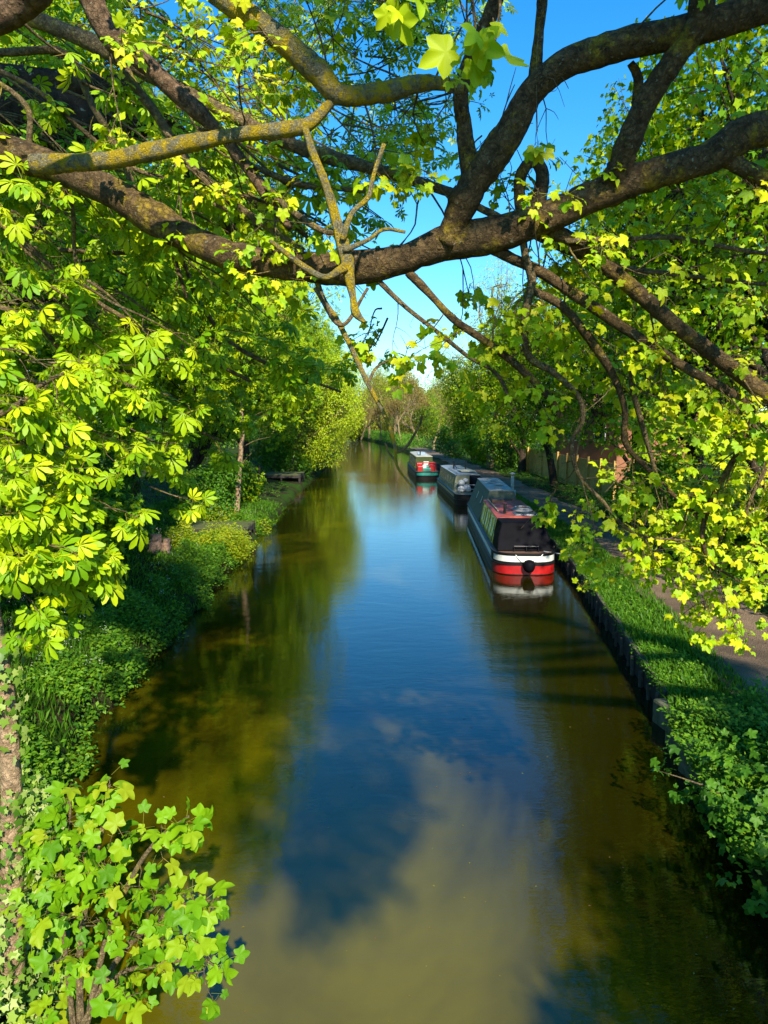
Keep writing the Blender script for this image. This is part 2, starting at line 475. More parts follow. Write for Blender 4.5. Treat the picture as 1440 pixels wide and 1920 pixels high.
def mat_path():
    m = bpy.data.materials.new('gravel_path'); t, N, L = nodes_of(m); p = N['Principled BSDF']
    tc = N.new('ShaderNodeTexCoord')
    n1 = N.new('ShaderNodeTexNoise'); n1.inputs['Scale'].default_value = .7; n1.inputs['Detail'].default_value = 5
    n2 = N.new('ShaderNodeTexNoise'); n2.inputs['Scale'].default_value = 45; n2.inputs['Detail'].default_value = 4
    v = N.new('ShaderNodeTexVoronoi'); v.inputs['Scale'].default_value = 38
    for n in (n1, n2, v): L.new(tc.outputs['Object'], n.inputs[0])
    r1 = ramp(N, [(.35, (.085, .055, .030)), (.65, (.25, .17, .10))])
    L.new(n1.outputs[0], r1.inputs[0])
    r2 = ramp(N, [(.3, (.5, .5, .5)), (.75, (1.35, 1.3, 1.25))])
    L.new(n2.outputs[0], r2.inputs[0])
    mx = N.new('ShaderNodeMix'); mx.data_type = 'RGBA'; mx.blend_type = 'MULTIPLY'; mx.inputs[0].default_value = 1
    L.new(r1.outputs[0], mx.inputs[6]); L.new(r2.outputs[0], mx.inputs[7]); L.new(mx.outputs[2], p.inputs['Base Color'])
    p.inputs['Roughness'].default_value = .95
    b = N.new('ShaderNodeBump'); b.inputs['Distance'].default_value = .02; L.new(v.outputs[0], b.inputs['Height']); L.new(b.outputs[0], p.inputs['Normal'])
    MATS['gravel_path'] = m
mat_path()
def mat_water():
    m = bpy.data.materials.new('canal_water'); t, N, L = nodes_of(m); p = N['Principled BSDF']
    tc = N.new('ShaderNodeTexCoord')
    def noise(sx, sy, det, rough=.55, dist=0.0):
        mp = N.new('ShaderNodeMapping'); mp.inputs['Scale'].default_value = (sx, sy, 1)
        L.new(tc.outputs['Object'], mp.inputs[0])
        n = N.new('ShaderNodeTexNoise'); n.inputs['Scale'].default_value = 1; n.inputs['Detail'].default_value = det
        n.inputs['Roughness'].default_value = rough; n.inputs['Distortion'].default_value = dist
        L.new(mp.outputs[0], n.inputs[0]); return n
    murk = noise(.28, .20, 5, .6, .6)          # murk patches; sunlight near the bridge and shade at right painted in below
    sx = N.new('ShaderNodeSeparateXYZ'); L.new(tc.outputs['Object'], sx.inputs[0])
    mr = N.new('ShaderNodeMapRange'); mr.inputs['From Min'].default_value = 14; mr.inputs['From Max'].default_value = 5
    mr.inputs['To Min'].default_value = -.12; mr.inputs['To Max'].default_value = .22; L.new(sx.outputs['Y'], mr.inputs['Value'])  # lighter towards the bridge, as if sunlit
    sm = N.new('ShaderNodeMath'); sm.operation = 'ADD'; L.new(murk.outputs[0], sm.inputs[0]); L.new(mr.outputs[0], sm.inputs[1])
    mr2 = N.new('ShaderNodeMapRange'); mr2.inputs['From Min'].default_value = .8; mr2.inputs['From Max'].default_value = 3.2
    mr2.inputs['To Min'].default_value = 0; mr2.inputs['To Max'].default_value = -.3; L.new(sx.outputs['X'], mr2.inputs['Value'])  # darker towards the right, painted in place of shade
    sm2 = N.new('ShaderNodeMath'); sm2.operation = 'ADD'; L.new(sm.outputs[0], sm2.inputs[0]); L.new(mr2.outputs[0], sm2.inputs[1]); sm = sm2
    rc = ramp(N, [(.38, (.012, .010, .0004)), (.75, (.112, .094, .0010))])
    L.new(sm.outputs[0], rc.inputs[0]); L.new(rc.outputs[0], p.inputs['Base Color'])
    p.inputs['Roughness'].default_value = .02
    p.inputs['IOR'].default_value = 1.65
    fine = noise(5.0, 15.0, 3); mid = noise(1.1, 2.6, 3, .5, .4)
    calm = noise(.10, .07, 2)
    rg = ramp(N, [(.35, (.25, .25, .25)), (.65, (1, 1, 1))]); L.new(calm.outputs[0], rg.inputs[0])
    a = N.new('ShaderNodeMath'); a.operation = 'MULTIPLY'; L.new(fine.outputs[0], a.inputs[0]); L.new(rg.outputs[0], a.inputs[1])
    b1 = N.new('ShaderNodeBump'); b1.inputs['Distance'].default_value = .0028; b1.inputs['Strength'].default_value = 1
    L.new(a.outputs[0], b1.inputs['Height'])
    b2 = N.new('ShaderNodeBump'); b2.inputs['Distance'].default_value = .004; b2.inputs['Strength'].default_value = 1
    L.new(mid.outputs[0], b2.inputs['Height']); L.new(b1.outputs[0], b2.inputs['Normal']); L.new(b2.outputs[0], p.inputs['Normal'])
    MATS['canal_water'] = m
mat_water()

ys = np.concatenate([np.arange(-40, 0, 4), np.arange(0, 30, .4), np.arange(30, 120, 1.5), np.arange(120, 420, 8), [600, 1000]])
rows = []
for y in ys:
    a, b = float(xl(y)), float(xr(y))
    jl = .16 * math.sin(y * 2.1) + .10 * math.sin(y * 5.3 + 1) if y < 130 else 0
    jr = .03 * math.sin(y * 1.7)
    r_ = []
    for d in (600, 200, 60, 30, 16, 10, 7, 5, 3.6, 2.6, 1.8, 1.2, .8, .45, .2, .06, 0, -.1, -.6):
        x = a - d
        z = float(zl(x, y)) if d > 0 else (.0 if d == 0 else (-.5 if d > -.3 else -1.3))
        if .1 < d < 40: z += .05 * math.sin(x * 2.3 + y * 1.1) + .04 * math.sin(x * 5.1 - y * 3.3)
        r_.append((x + jl * max(0, 1 - max(d, 0) / 3), y, z))
    for d in (-.6, -.03, 0.0, .05, .3, .8, 1.3, 2, 2.8, 3.6, 4.6, 6, 9, 14, 30, 60, 200, 600):
        x = b + d
        z = float(zr(x, y)) if d >= 0 else -1.3
        if d > .4: z += .02 * math.sin(x * 2.3 + y * 1.1)
        r_.append((x + jr, y, z))
    rows.append(r_)
V = np.array(rows); nr, nc = V.shape[:2]
F = np.array([(i * nc + j, i * nc + j + 1, (i + 1) * nc + j + 1, (i + 1) * nc + j) for i in range(nr - 1) for j in range(nc - 1)])
tag(link_mesh('ground', V.reshape(-1, 3), F, 'turf_soil', smooth=True), kind='structure')
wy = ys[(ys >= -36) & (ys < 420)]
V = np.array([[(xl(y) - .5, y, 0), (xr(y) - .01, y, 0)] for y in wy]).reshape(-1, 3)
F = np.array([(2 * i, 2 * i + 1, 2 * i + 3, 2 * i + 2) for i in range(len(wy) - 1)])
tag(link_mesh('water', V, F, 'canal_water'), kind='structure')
py_ = np.arange(-4, 150, .7); pv = []
for y in py_:
    for t in np.linspace(0, 1, 9):
        x0 = xr(y) + 1.15 + .16 * math.sin(y * .9) + .08 * math.sin(y * 2.7); x1 = xr(y) + 3.3 + .2 * math.sin(y * .7 + 2) + .1 * math.sin(y * 2.2)
        x = x0 + (x1 - x0) * t
        pv.append((x, y, float(zr(x, y)) + .035 - .025 * math.sin(t * math.pi) * 0 + .004))
F = np.array([(i * 9 + j, i * 9 + j + 1, (i + 1) * 9 + j + 1, (i + 1) * 9 + j) for i in range(len(py_) - 1) for j in range(8)])
tag(link_mesh('towpath', pv, F, 'gravel_path', smooth=True), kind='structure')

# ------------------------------------------------------------------ trees
def crown_points(rng, c, r, nl, n, lo=.5, lobe=(.34, .52)):
    c, r = np.array(c), np.array(r)
    q = unit(nl, rng) * rng.uniform(.35, .78, (nl, 1))
    lc = c + q * r
    lr = rng.uniform(*lobe, (nl, 1)) * r
    pick = rng.choice(nl, n, p=(lr[:, 0] ** 2) / np.sum(lr[:, 0] ** 2))
    d = unit(n, rng)
    pts = lc[pick] + d * lr[pick] * (lo + (1 - lo) * rng.uniform(0, 1, (n, 1)) ** .6)
    out = norm(norm((pts - c) / r) * .6 + d * .6 + np.array([0, 0, .15]))
    return lc, pick, pts, out
def make_tree(name, c, r, nl, n, k, tm, size, pet, lmat, bmat, tr, seed, droop=.35, lean=(0, 0), twig=10, split=2):
    rng = np.random.default_rng(seed)
    t = root(name, (0, 0, 0))
    lc, pick, pts, out = crown_points(rng, c, r, nl, n)
    keep = pts[:, 2] > (.3 if name == 'willow_tree' else 1.7 + .5 * np.maximum(0, pts[:, 0])) + rng.normal(0, .25, n)
    pts, out, pick = pts[keep], out[keep], pick[keep]
    leaf_object('crown', *sprays(pts, out, k, size, pet, droop, rng, sunward=.8), tm, lmat, t)
    mb = MB()
    top = np.array([c[0] * .8, c[1] * .8, c[2] + r[2] * .45])
    tp = np.array([[0, 0, -.3], [0, 0, .25], [lean[0] * .35, lean[1] * .35, c[2] * .28], [lean[0] * .8 + c[0] * .3, lean[1] * .8, c[2] * .62], [c[0] * .7 + lean[0], c[1] * .7 + lean[1], c[2]], top])
    mb.tube(tp, [tr * 1.5, tr * 1.15, tr * .92, tr * .75, tr * .5, tr * .12], 12, 26, .035, rng=rng)
    for i in range(nl):
        h = np.clip(lc[i][2] - rng.uniform(1.5, 4), 1.6, top[2]) ; f = np.interp(h, tp[:, 2], np.arange(len(tp)))
        a = spline(tp, 101)[int(f / (len(tp) - 1) * 100)]
        mid = (a + lc[i]) / 2 + np.array([0, 0, .5]) + rng.normal(0, .35, 3)
        mb.tube([a, mid, lc[i], lc[i] + (lc[i] - mid) * .5], [tr * .38, tr * .27, tr * .15, tr * .05], 6, 9, .05, rng=rng)
        ids = np.where(pick == i)[0][:twig]
        for j in ids:
            e = pts[j]; s0 = a * .25 + lc[i] * .75 + rng.normal(0, .2, 3)
            mb.tube([s0, (s0 + e) / 2 + rng.normal(0, .18, 3), e], [tr * .09, tr * .06, .006], 4, 5)
    mb.build('trunk', bmat, t, smooth=True)
    return t
def place(proto, loc, rz=0, sc=1.0, label=None, cat='tree', group=None, first=[]):
    if id(proto) not in first:
        first.append(id(proto)); o = proto
    else:
        o = copy_tree(proto)
    o.location = loc; o.rotation_euler = (0, 0, rz); o.scale = (sc,) * 3 if not hasattr(sc, '__len__') else sc
    return tag(o, label, cat, group)

chA = make_tree('chestnut_tree', (1.0, 0, 9.6), (5.0, 5.4, 8.0), 30, 5000, 6, 'pal_lo', .185, .14, 'chestnut_leaf', 'bark_dark', .34, 11)
chB = make_tree('chestnut_tree', (1.2, .4, 9.2), (4.8, 5.0, 8.0), 28, 5000, 6, 'pal_lo', .175, .14, 'chestnut_leaf', 'bark_dark', .30, 12, lean=(.6, .2))
syA = make_tree('sycamore_tree', (.8, 0, 9.0), (4.7, 5.0, 7.0), 30, 3600, 6, 'map_lo', .105, .12, 'sycamore_leaf', 'bark_dark', .30, 13)
syB = make_tree('sycamore_tree', (1.2, 0, 8.2), (4.4, 4.8, 6.6), 28, 3400, 6, 'map_lo', .10, .12, 'sycamore_leaf', 'bark_dark', .26, 14, lean=(1.2, .3))
wiA = make_tree('willow_tree', (1.4, 0, 4.6), (3.8, 4.2, 4.4), 22, 4600, 7, 'kite', .12, .10, 'willow_leaf', 'bark_twig', .20, 15, droop=.5, twig=14)
maA = make_tree('maple_tree', (0, 0, 9.2), (3.8, 3.8, 7.4), 24, 2600, 7, 'kite', .13, .10, 'willow_leaf', 'bark_twig', .24, 16, twig=14)
GL = 'trees along the offside bank'
GR = 'trees along the towpath'
def on_l(x, y): return (x, y, float(zl(x, y)) - .05)
def on_r(x, y): return (x, y, float(zr(x, y)) - .05)
place(chA, on_l(-9.8, 13.5), .2, 1.0, 'big chestnut tree nearest the bridge, its bough reaching over the shaded grass bank', group=GL)
place(chB, on_l(-12.0, 20.5), -.4, 1.0, 'second chestnut tree from the bridge, behind the brown stump', group=GL)
place(chA, on_l(-9.8, 29), .7, 1.02, 'chestnut tree whose low leaves hang behind the thin pale pole', group=GL)
place(chB, on_l(-9.4, 36.5), .3, 1.08, 'tall chestnut tree rising between the pale pole and the far timber jetty', group=GL)
place(wiA, on_l(-6.6, 60), .1, 1.25, 'low yellow green willow trailing over the water past the far jetty', group=GL)
place(wiA, on_l(-6.2, 72), 1.4, 1.3, 'second yellow green willow drooping to the water, beyond the first', group=GL)
place(wiA, on_l(-5.4, 86), 2.6, 1.4, 'farthest yellow green willow overhanging the narrowing water', group=GL)
place(chA, on_l(-9.0, 50), -.3, 1.05, 'chestnut tree standing between the far jetty and the first willow', group=GL)
place(syA, on_l(-8.6, 64), .2, 1.05, 'sycamore tree rising behind the first yellow green willow', group=GL)
place(chB, on_l(-8.2, 80), .1, 1.0, 'chestnut tree on the far bank, its edge cut out against pale sky', group=GL)
place(syB, on_l(-7.2, 104), .2, 1.1, 'last leafy tree on the offside bank before the bend', group=GL)
place(syA, on_r(11.4, 19), 2.9, 1.15, 'dense sycamore tree beside the shaded path, nearest the bridge', group=GR)
place(syB, on_r(12.6, 26.5), 3.3, 1.12, 'tall sycamore tree behind the hanging bright branches, right of the red roofed boat', group=GR)
place(syA, on_r(13.6, 36), 2.6, 1.1, 'sycamore tree towering over the brick house and fence end', group=GR)
place(syB, on_r(12.0, 47), 3.4, .92, 'leaning sycamore tree with bare dark trunk in front of the wooden fence', group=GR)
place(syA, on_r(12.6, 60), 3.0, .95, 'dark round sycamore tree at the far end of the wooden fence', group=GR)
place(maA, on_r(11.2, 68), 0, 1.25, 'pale yellow green tall tree rising against the sky above the boats', group=GR)
place(syB, on_r(11.0, 78), 3.0, .8, 'dark low tree leaning over the path behind the red and teal boat', group=GR)
place(maA, on_r(10.5, 96), 1.0, .95, 'yellow green tree beyond the last moored boat', group=GR)

for i, (x, y, sc, lab) in enumerate([
        (1.0, 206, 1.45, 'tall yellow green tree far behind the others, in the middle of the gap'),
        (4.5, 150, 1.05, 'yellow green tree at the inside of the bend, left of the brown trees'),
        (-1.0, 186, 1.2, 'yellow green tree closing the view at the very end of the water'),
        (-9.5, 122, 1.1, 'yellow green tree leaning out from the offside bank at the bend'),
        (-9.0, 150, 1.25, 'tall yellow green tree behind the leafy left bank at the bend')]):
    place(maA, (x, y, .5), i * 1.7, sc, lab, group='yellow green trees at the bend')

def bare_tree(seed):
    rng = np.random.default_rng(seed); t = root('budding_tree', (0, 0, 0)); mb = MB(); tips = []
    def grow(p, d, l, r, lev):
        q = [p]; dd = d.copy()
        for _ in range(3):
            dd = norm(dd + rng.normal(0, .16, 3) + np.array([0, 0, .06])); q.append(q[-1] + dd * l / 3)
        mb.tube(q, [r, r * .85, r * .7, r * .55], 5 if lev < 2 else 3, None)
        if lev >= 4:
            tips.append((q[-1], dd)); tips.append((q[2], dd)); return
        for _ in range(4 if lev < 3 else 3):
            grow(q[-1 if rng.random() < .5 else 2], norm(dd + rng.normal(0, .55, 3)), l * rng.uniform(.55, .8), r * .55, lev + 1)
    grow(np.array([0, 0, -.2]), np.array([0, 0, 1.0]), 4.0, .2, 0)
    mb.build('trunk', 'bark_twig', t)
    C = np.array([a for a, b in tips]); D = np.array([b for a, b in tips])
    leaf_object('crown', *sprays(C, D, 9, .19, .2, .1, rng, spread=.25), 'kite', 'bud_leaf', t)
    return t
bt = bare_tree(21)
for i, (x, y, rz, sc, lab) in enumerate([
        (9.5, 112, 0, 1.15, 'brownish budding tree at the bend, rightmost of the hazy brown group'),
        (5.5, 132, 1.3, 1.2, 'thin brownish budding tree at the bend, left of its taller neighbours'),
        (9.0, 140, 2.2, 1.35, 'tallest brown budding tree, pale twigs against the low sky'),
        (1.5, 165, 3.9, 1.25, 'budding tree closing the canal view straight ahead'),
        (-3.0, 178, 5.0, 1.2, 'budding tree at the bend beside the leafy left bank'),
        (6.0, 185, .7, 1.5, 'farthest budding tree behind the bend')]):
    place(bt, on_r(x, y) if x > 0 else (x, y, .6), rz, sc, lab, group='budding trees at the bend')

# shrubs and undergrowth
def make_shrub(name, r, n, tm, size, lmat, seed, k=6):
    rng = np.random.default_rng(seed); t = root(name, (0, 0, 0))
    lc, pick, pts, out = crown_points(rng, (0, 0, r[2] * .72), r, 9, n, .35, (.4, .62))
    kp = pts[:, 2] > .02; pts, out = pts[kp], out[kp]
    leaf_object('foliage', *sprays(pts, out, k, size, size * .7, .3, rng, spread=.07), tm, lmat, t)
    mb = MB()
    for i in range(9):
        mb.tube([(rng.normal(0, .12), rng.normal(0, .12), -.1), lc[i] * .55 + rng.normal(0, .08, 3), lc[i]], [.035, .022, .008], 5, 6)
    mb.build('stem', 'bark_twig', t)
    return t
shA = make_shrub('shrub', (1.6, 1.7, 1.5), 700, 'kite', .15, 'shrub_leaf', 31)
shB = make_shrub('shrub', (1.5, 1.5, 1.25), 600, 'map_lo', .10, 'sycamore_leaf', 32)
for x, y, sc, pr, lab in [
        (-8.6, 16.5, 1.1, shA, 'dark shrub under the nearest chestnut tree on the grass bank'),
        (-8.3, 20.5, 1.2, shB, 'leafy shrub just behind the brown stump'),
        (-9.2, 25.5, 1.5, shA, 'large dark shrub behind the thin pale pole'),
        (-7.2, 32.0, 1.1, shA, 'dark shrub in the hollow behind the golden herbs'),
        (-7.6, 38.5, 1.3, shB, 'shrub on the bank just before the far timber jetty'),
        (-7.6, 58, 1.6, shA, 'shrub at the water edge just past the far jetty'),
        (-7.0, 66, 1.8, shB, 'rounded shrub at the water edge below the far sycamore'),
        (-6.8, 84, 2.0, shA, 'shrub at the water edge below the last chestnut tree')]:
    place(pr, on_l(x, y), y, sc, lab, 'shrub', 'shrubs on the offside bank')
for x, y, sc, pr, lab in [
        (10.6, 15.0, 1.3, shA, 'dark shrub across the path from the mossy coping stone'),
        (11.2, 20.5, 1.5, shB, 'leafy shrub beside the path behind the hanging bright leaves'),
        (11.6, 27.0, 1.4, shA, 'shrub beside the path level with the red roofed boat'),
        (12.6, 32.5, 1.5, shB, 'bright leafy shrub covering the near end of the fence'),
        (12.6, 64, 1.7, shA, 'dark shrub past the far end of the fence'),
        (11.4, 74, 1.7, shB, 'shrub beside the path level with the farthest boat'),
        (10.4, 88, 1.9, shA, 'shrub beside the path beyond all the boats')]:
    place(pr, on_r(x, y), y, sc, lab, 'shrub', 'shrubs along the towpath')

# far-off wood that reads as one mass
def woodland(n, f, label_seed):
    rng = np.random.default_rng(label_seed)
    p = f(rng, n)
    return p
rng = np.random.default_rng(41)
n = 26000
yy = rng.uniform(3, 200, n); side = rng.random(n) < .5
h = 12 + 3.5 * np.sin(yy * .31 + side * 2) + 2 * np.sin(yy * .83)
d = 13 + rng.gamma(2.0, 3.2, n)
xx = np.where(side, -5.2 - d + np.where(yy > 110, -(yy - 110) * .15, 0), 7.4 + d - np.where(yy > 100, (yy - 100) * .1, 0))
zz = 1 + rng.uniform(0, 1, n) ** .8 * h
C = np.stack([xx, yy, zz], 1)
o = np.stack([np.where(side, 1.0, -1.0), -.5 * np.ones(n), .4 * np.ones(n)], 1) + rng.normal(0, .4, (n, 3))
tag(leaf_object('woodland', *sprays(C, o, 4, .42, .3, .3, rng), 'kite', 'wood_leaf'), 'mass of green woodland behind the trees of both banks', 'woodland', kind='stuff')

n = 30000
xx = rng.uniform(-32, 32, n); yy = 198 + rng.gamma(2, 7, n) + np.where(xx > 0, -xx * .35, 0)
zz = .3 + rng.uniform(0, 1, n) ** .9 * (15 + 3 * np.sin(xx * .23) + 2 * np.sin(xx * .71 + 1))
C = np.stack([xx, yy, zz], 1); o = np.array([0, -1, .4]) + rng.normal(0, .4, (n, 3))
tag(leaf_object('far_wood', *sprays(C, o, 4, .5, .5, .3, rng), 'kite', 'far_leaf'), 'hazy olive wood closing the canal beyond the bend', 'woodland', kind='stuff')
n = 2600
yy = rng.uniform(118, 205, n); xx = xr(yy) + .2 + rng.gamma(1.6, 1.1, n); zz = .3 + rng.uniform(0, 1, n) * 2.2
tag(leaf_object('hedge_mass', *sprays(np.stack([xx, yy, zz], 1), np.array([-.6, -.8, .4]) + rng.normal(0, .4, (n, 3)), 5, .28, .2, .3, rng), 'kite', 'herb_leaf'), 'green scrub along the inside of the canal bend', 'scrub', kind='stuff')

# ------------------------------------------------------------------ the overhanging tree, its limbs across the view
def limb(pts, d0, d1=None, n=None, wob=0.0, lk=1.0):
    """pixel polyline [(x, y, width)] with depths -> points, radii"""
    d1 = d0 if d1 is None else d1
    ds = np.linspace(d0, d1, len(pts))
    q = [P(x, y, d) for (x, y, w_), d in zip(pts, ds)]
    r = [w_ * ((.70 if w_ >= 36 else .9) if x > 720 else 1) * lk * d / FPX / 2 for (x, y, w_), d in zip(pts, ds)]
    return np.array(q), np.array(r)
TW = MB(); TIPS = []       # twigs and leaf tips of the overhanging tree
def add_twigs(pts, rng, count, length, r0, bias=(0, 0, 0), t0=.1, levels=2, tips=None, tw=None):
    tips = TIPS if tips is None else tips; tw = TW if tw is None else tw
    s = spline(pts, 60)
    for _ in range(count):
        i = int(rng.uniform(t0, 1) * 58); p = s[i]; d = norm(s[i + 1] - s[i])
        dirv = norm(d * rng.uniform(.1, .9) + rng.normal(0, .75, 3) + np.array(bias))
        L_ = length * rng.uniform(.5, 1.3); q = [p]; dd = dirv
        for _k in range(4):
            dd = norm(dd + rng.normal(0, .22, 3) + np.array([0, 0, -.05])); q.append(q[-1] + dd * L_ / 4)
        tw.tube(q, np.linspace(r0, r0 * .35, 5), 5, 9)
        tips.append((q[-1], dd))
        if levels > 1:
            for _m in range(2):
                a = q[rng.integers(1, 4)]; e = norm(dd + rng.normal(0, .6, 3)); b = a + e * L_ * .45
                tw.tube([a, (a + b) / 2 + rng.normal(0, .03, 3), b], [r0 * .55, r0 * .4, r0 * .25], 4, 5); tips.append((b, e))

OB = np.array([9.4, 1.2, .4])
ov = root('overhanging_tree', OB, 0, 'overhanging tree whose thick mossy limbs cross the top of the view', 'tree')
mb = MB()
mb.tube(np.array([[9.4, 1.2, .1], [9.4, 1.2, 1.0], [9.3, 1.3, 3.2], [9.1, 1.2, 5.5], [8.8, .6, 9], [8.6, .2, 13]]), [.62, .50, .44, .40, .28, .1], 16, 40, .03)
mb.build('trunk', 'bark_brown', ov, True, origin=OB)
LIMBS = [
 ('limb', 'bark_mossy', [(1440, 240, 84), (1330, 295, 78), (1230, 325, 84), (1120, 365, 78), (1030, 405, 80), (930, 440, 84), (840, 455, 92), (745, 488, 74), (650, 503, 58), (530, 497, 50), (420, 474, 54), (320, 428, 54), (230, 372, 58), (140, 328, 56), (60, 300, 54), (-120, 250, 56)], 4.2, 5.0, 90, (7.5, 3.2, 6.3, .12)),
 ('limb', 'bark_mossy', [(836, 456, 66), (858, 405, 72), (885, 350, 80), (920, 300, 78), (960, 240, 74), (1000, 170, 74), (1070, 115, 70), (1180, 80, 70), (1300, 55, 72), (1480, 0, 74)], 4.48, 4.0, 60, (8.0, 2.6, 8.2, .13)),
 ('limb', 'bark_mossy', [(1138, 362, 58), (1158, 322, 66), (1180, 265, 62), (1215, 185, 58), (1265, 110, 58), (1310, 45, 62), (1370, -60, 66)], 4.37, 3.9, 44, (8.6, 1.5, 10, .1)),
 ('branch', 'bark_mossy', [(882, 345, 44), (872, 250, 40), (864, 175, 38), (885, 100, 36), (915, 40, 38), (950, -60, 40)], 4.38, 4.1, 40, None),
 ('branch', 'bark_lichen', [(868, 165, 30), (800, 155, 42), (720, 172, 40), (640, 178, 40), (600, 140, 44), (540, 85, 46), (480, 40, 46), (360, -50, 44)], 4.24, 4.1, 60, None),
 ('branch', 'bark_lichen', [(632, 180, 20), (580, 232, 26), (540, 242, 30), (450, 252, 28), (370, 266, 32), (290, 283, 40), (210, 300, 36), (130, 306, 40), (62, 308, 46)], 4.18, 4.3, 60, None),
 ('branch', 'bark_lichen', [(572, 240, 15), (588, 290, 17), (612, 350, 18), (632, 420, 24), (648, 480, 32), (656, 525, 22), (662, 560, 15), (668, 588, 20), (684, 604, 8)], 4.08, 4.0, 44, None),
 ('branch', 'bark_lichen', [(642, 450, 14), (660, 400, 12), (690, 370, 13), (700, 330, 10), (720, 270, 9)], 4.0, 4.0, 24, None),
 ('branch', 'bark_lichen', [(648, 500, 20), (610, 520, 14), (570, 500, 14), (530, 470, 11), (505, 450, 8)], 4.0, 3.95, 24, None),
 ('branch', 'bark_lichen', [(645, 470, 16), (690, 450, 10), (720, 430, 9), (760, 435, 8)], 4.0, 3.95, 18, None),
 ('branch', 'bark_mossy', [(1004, 150, 30), (1008, 90, 22), (1014, 30, 20), (1020, -30, 20)], 4.22, 4.2, 20, None),
 ('branch', 'bark_mossy', [(984, 425, 28), (974, 370, 23), (978, 325, 24), (1000, 302, 24), (1017, 325, 25), (1012, 365, 28), (1000, 410, 34)], 4.44, 4.40, 36, None),
 ('branch', 'bark_brown', [(160, -30, 42), (190, 40, 40), (220, 78, 46), (265, 112, 36), (325, 170, 32), (375, 212, 28), (420, 258, 20), (460, 310, 18), (500, 372, 14), (545, 430, 12)], 4.6, 4.8, 56, None),
 ('branch', 'bark_twig', [(-40, 10, 26), (80, 42, 28), (200, 95, 30), (330, 165, 26), (430, 215, 24), (520, 260, 22), (600, 290, 24), (720, 322, 22), (850, 362, 18)], 5.2, 5.0, 60, None),
 ('branch', 'bark_brown', [(-40, 60, 34), (40, 10, 50), (80, -40, 60)], 3.6, 3.5, 20, None),
 ('branch', 'bark_twig', [(230, 100, 18), (245, 150, 16), (290, 210, 16), (350, 300, 15), (430, 375, 14), (500, 425, 12), (570, 470, 9)], 4.9, 4.9, 44, None),
 ('branch', 'bark_twig', [(470, 310, 12), (560, 345, 12), (650, 355, 9), (720, 360, 7)], 4.8, 4.9, 24, None),
 ('branch', 'bark_twig', [(480, 330, 13), (540, 390, 12), (600, 430, 11), (640, 440, 8)], 4.8, 4.7, 24, None),
 ('branch', 'bark_mossy', [(990, 425, 34), (1050, 440, 30), (1100, 470, 31), (1180, 535, 30), (1260, 605, 30), (1340, 665, 31), (1440, 742, 34), (1500, 790, 34)], 4.44, 4.7, 56, None),
 ('branch', 'bark_mossy', [(905, 455, 28), (960, 485, 24), (1010, 508, 24), (1090, 560, 24), (1180, 622, 22), (1290, 692, 21), (1380, 742, 18), (1412, 775, 15), (1385, 845, 13), (1345, 915, 12), (1318, 990, 11), (1330, 1050, 8), (1385, 1090, 5)], 4.48, 4.9, 90, None),
 ('branch', 'bark_mossy', [(765, 510, 18), (800, 545, 16), (850, 598, 16), (910, 640, 16), (975, 690, 15), (1030, 745, 13), (1052, 782, 12)], 4.57, 4.6, 44, None),
 ('branch', 'bark_twig', [(705, 522, 10), (760, 575, 10), (830, 630, 10), (880, 670, 9), (930, 700, 8), (960, 760, 6)], 4.6, 4.7, 34, None),
 ('branch', 'bark_twig', [(980, 440, 17), (985, 480, 16), (997, 530, 18), (985, 590, 16), (990, 665, 16), (1040, 700, 13), (1085, 745, 11), (1092, 790, 10), (1072, 830, 10), (1085, 890, 9), (1130, 940, 8), (1190, 1000, 6), (1300, 1015, 4)], 4.44, 4.9, 80, None),
 ('branch', 'bark_mossy', [(1000, 545, 18), (1055, 575, 19), (1105, 635, 19), (1150, 705, 16), (1172, 770, 13), (1172, 830, 12), (1215, 880, 11), (1265, 930, 9), (1320, 975, 7)], 4.55, 5.0, 60, None),
 ('branch', 'bark_twig', [(890, 385, 16), (960, 420, 14), (1060, 470, 12), (1160, 500, 12), (1270, 515, 10), (1450, 535, 8)], 4.4, 5.0, 44, None),
 ('branch', 'bark_twig', [(1060, 452, 12), (1160, 448, 10), (1260, 445, 10), (1350, 462, 9), (1450, 478, 7)], 4.4, 4.8, 36, None),
 ('branch', 'bark_mossy', [(1350, 292, 40), (1400, 318, 34), (1470, 350, 30)], 4.25, 4.2, 20, None),
 ('branch', 'bark_mossy', [(1188, 240, 20), (1194, 190, 18), (1196, 145, 20), (1182, 118, 16)], 4.25, 4.2, 18, None),
 ('branch', 'bark_lichen', [(588, 505, 14), (606, 560, 12), (632, 600, 12), (660, 655, 11), (690, 720, 11), (722, 780, 10), (740, 835, 9), (745, 875, 7), (775, 915, 4)], 4.65, 4.7, 50, None),
 ('branch', 'bark_twig', [(590, 540, 7), (640, 610, 8), (690, 540, 5)], 4.6, 4.6, 18, None),
 ('branch', 'bark_twig', [(690, 720, 6), (705, 690, 5), (730, 675, 3)], 4.68, 4.7, 12, None),
 ('branch', 'bark_twig', [(744, 865, 5), (730, 850, 4), (722, 830, 3)], 4.7, 4.7, 10, None),
 ('branch', 'bark_twig', [(740, 850, 7), (762, 838, 6), (785, 800, 5), (792, 780, 4)], 4.7, 4.7, 14, None),
 ('branch', 'bark_twig', [(1190, 660, 12), (1185, 720, 12), (1205, 800, 11), (1225, 870, 9), (1240, 920, 7)], 4.7, 5.1, 30, None),
 ('branch', 'bark_twig', [(1410, 790, 9), (1440, 860, 8), (1400, 960, 7), (1420, 1040, 5)], 5.2, 5.4, 26, None),
]
lim_rng = np.random.default_rng(51)
